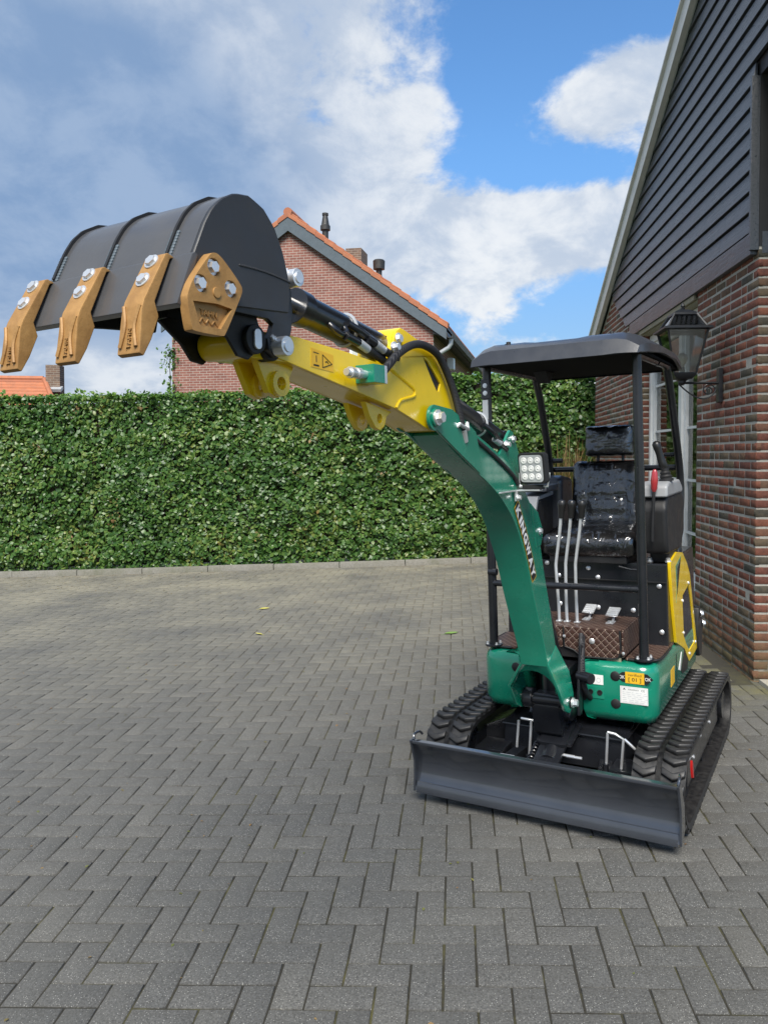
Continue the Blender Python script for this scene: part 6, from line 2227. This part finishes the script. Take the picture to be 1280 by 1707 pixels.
# roof: lofted front to back, softly domed with a drooping rim
RF, RB = 0.515, -0.50
secs = []
for i in range(25):
    t = i / 24
    x_ = RF + (RB - RF) * t
    e = math.sin(math.pi * min(1, max(0, t * 1.0))) ** 0.4 if 0 < t < 1 else 0
    fr_t = min(t / 0.10, 1.0)
    bk_t = min((1 - t) / 0.28, 1.0)
    ztop = 2.160 + 0.038 * math.sin(fr_t * math.pi / 2) + 0.008 * math.sin(math.pi * t) - 0.080 * (1 - math.sin(bk_t * math.pi / 2))
    zrim = 2.092 + 0.035 * min(t / 0.4, 1) * (1 if t < 0.75 else max(0.0, 1 - (t - 0.75) * 6.5))
    w = 0.430 * (0.955 + 0.045 * math.sin(min(t / 0.12, 1) * math.pi / 2)) * (1 if t < 0.9 else 1 - 0.04 * (t - 0.9) / 0.1)
    ring_ = []
    for k in range(-8, 9):
        u = k / 8
        y_ = w * u
        crown = 1 - max(0, (abs(u) - 0.78) / 0.22) ** 1.6
        z_ = zrim + (ztop - zrim) * (0.40 + 0.60 * crown)
        if abs(u) < 0.30 and t > 0.08:
            z_ -= 0.006
        ring_.append((x_, y_, z_))
    ring_ += [(x_, w + 0.004, zrim), (x_, w - 0.012, zrim - 0.002), (x_, w - 0.03, zrim + 0.022), (x_, 0.0, zrim + 0.032), (x_, -w + 0.03, zrim + 0.022), (x_, -w + 0.012, zrim - 0.002), (x_, -w - 0.004, zrim)]
    secs.append(ring_)
# front lip: slanted fascia running down to the rim
x_ = RF + 0.022
f0 = [(x_ + (0.010 if abs(p[1]) < 0.26 else 0.0), p[1] * 0.985, 2.085 + (p[2] - 2.092) * (0.10) - (0.004 if abs(p[1]) < 0.26 else 0)) for p in secs[0]]
roof = MB().loft([f0] + secs).build('canopy_roof', 'plastic', ex, sharp=28)
roof["label"] = 'dark grey moulded canopy roof'
for (x_, y_) in ((0.42, -0.25), (0.40, 0.26)):
    MB().lathe((x_, y_, 2.19), (0, 0, 1), [(0, 0.022), (0.008, 0.022), (0.011, 0.012), (0.02, 0.011), (0.022, 0.003)], 16).build('roof_cap', 'matt_black', roof)
under = MB().prism([(0.505, -0.412), (0.505, 0.412), (-0.46, 0.40), (-0.46, -0.40)], 2.096, 2.112, axis='z').build('roof_lining', 'lining', roof, 0.004)
MB().tube([(0.384, 0.368, 2.10), (0.0, 0.374, 2.10)], 0.02, 12).build('roof_rail', 'black', roof)
MB().tube([(0.384, -0.384, 2.10), (-0.05, -0.38, 2.10)], 0.02, 12).build('roof_rail', 'black', roof)
MB().prism([(0.02, 2.095), (-0.12, 2.095), (-0.05, 2.035)], -0.27, -0.20).build('roof_gusset', 'matt_black', roof)

# ---- work lamp on the boom
LMx = (1.135, 0.128, 1.594)
lp_ = MB()
rot_l = Matrix.Rotation(R(-14), 3, 'Z') @ Matrix.Rotation(R(6), 3, 'Y')


def lampbox(name, dx, sz, dep, mat, par, bev=0.004):
    mb = MB()
    V = []
    for x__, k in ((-dep / 2, 0.97), (dep / 2, 1.0)):
        for (a, b) in rounded_rect(sz * k, sz * k, 0.014, 4):
            V.append(rot_l @ Vector((x__ + dx, a, b)) + Vector(LMx))
    n = len(V) // 2
    mb.add(V, [(i, (i + 1) % n, n + (i + 1) % n, n + i) for i in range(n)] + [tuple(range(n - 1, -1, -1)), tuple(range(n, 2 * n))])
    return mb.build(name, mat, par, bev)


lamp = lampbox('work_lamp', 0, 0.124, 0.034, 'matt_black', ex)
lens = lampbox('lens', 0.0175, 0.108, 0.004, 'lens', lamp, 0.001)
for i in range(3):
    for j in range(3):
        pc = rot_l @ Vector((0.019, -0.032 + 0.032 * i, -0.032 + 0.032 * j)) + Vector(LMx)
        d_ = rot_l @ Vector((1, 0, 0))
        MB().lathe(pc, d_, [(0, 0.0135), (0.002, 0.0135), (0.003, 0.009), (0.0015, 0.007), (0.004, 0.003), (0.0045, 0.0005)], 16).build('led_reflector', 'white', lamp)
fin = MB()
for k in range(6):
    pc = rot_l @ Vector((-0.026, -0.045 + 0.018 * k, 0)) + Vector(LMx)
    fin.box(pc, (0.02, 0.004, 0.10), rot_l)
fin.build('cooling_fins', 'matt_black', lamp)
MB().tube([(1.13, 0.066, 1.575), (1.125, 0.064, 1.522), (1.125, 0.180, 1.522), (1.12, 0.186, 1.575)], 0.006, 8).build('lamp_yoke', 'zinc', lamp)
MB().box((1.125, 0.122, 1.519), (0.034, 0.085, 0.018)).build('lamp_foot', 'matt_black', lamp, 0.003)
MB().box((1.125, 0.098, 1.506), (0.040, 0.110, 0.006)).build('lamp_bracket', 'zinc', lamp, 0.002)
MB().box((1.225, 0.060, 1.506), (0.20, 0.010, 0.006)).build('bracket_strap', 'zinc', lamp, 0.002)
MB().box((1.16, 0.061, 1.486), (0.020, 0.008, 0.044)).build('bracket_tab', 'zinc', lamp, 0.002)
MB().bolt((1.16, 0.065, 1.478), (0, 1, 0), 0.010, 0.016).build('bracket_bolt', 'zinc', lamp)
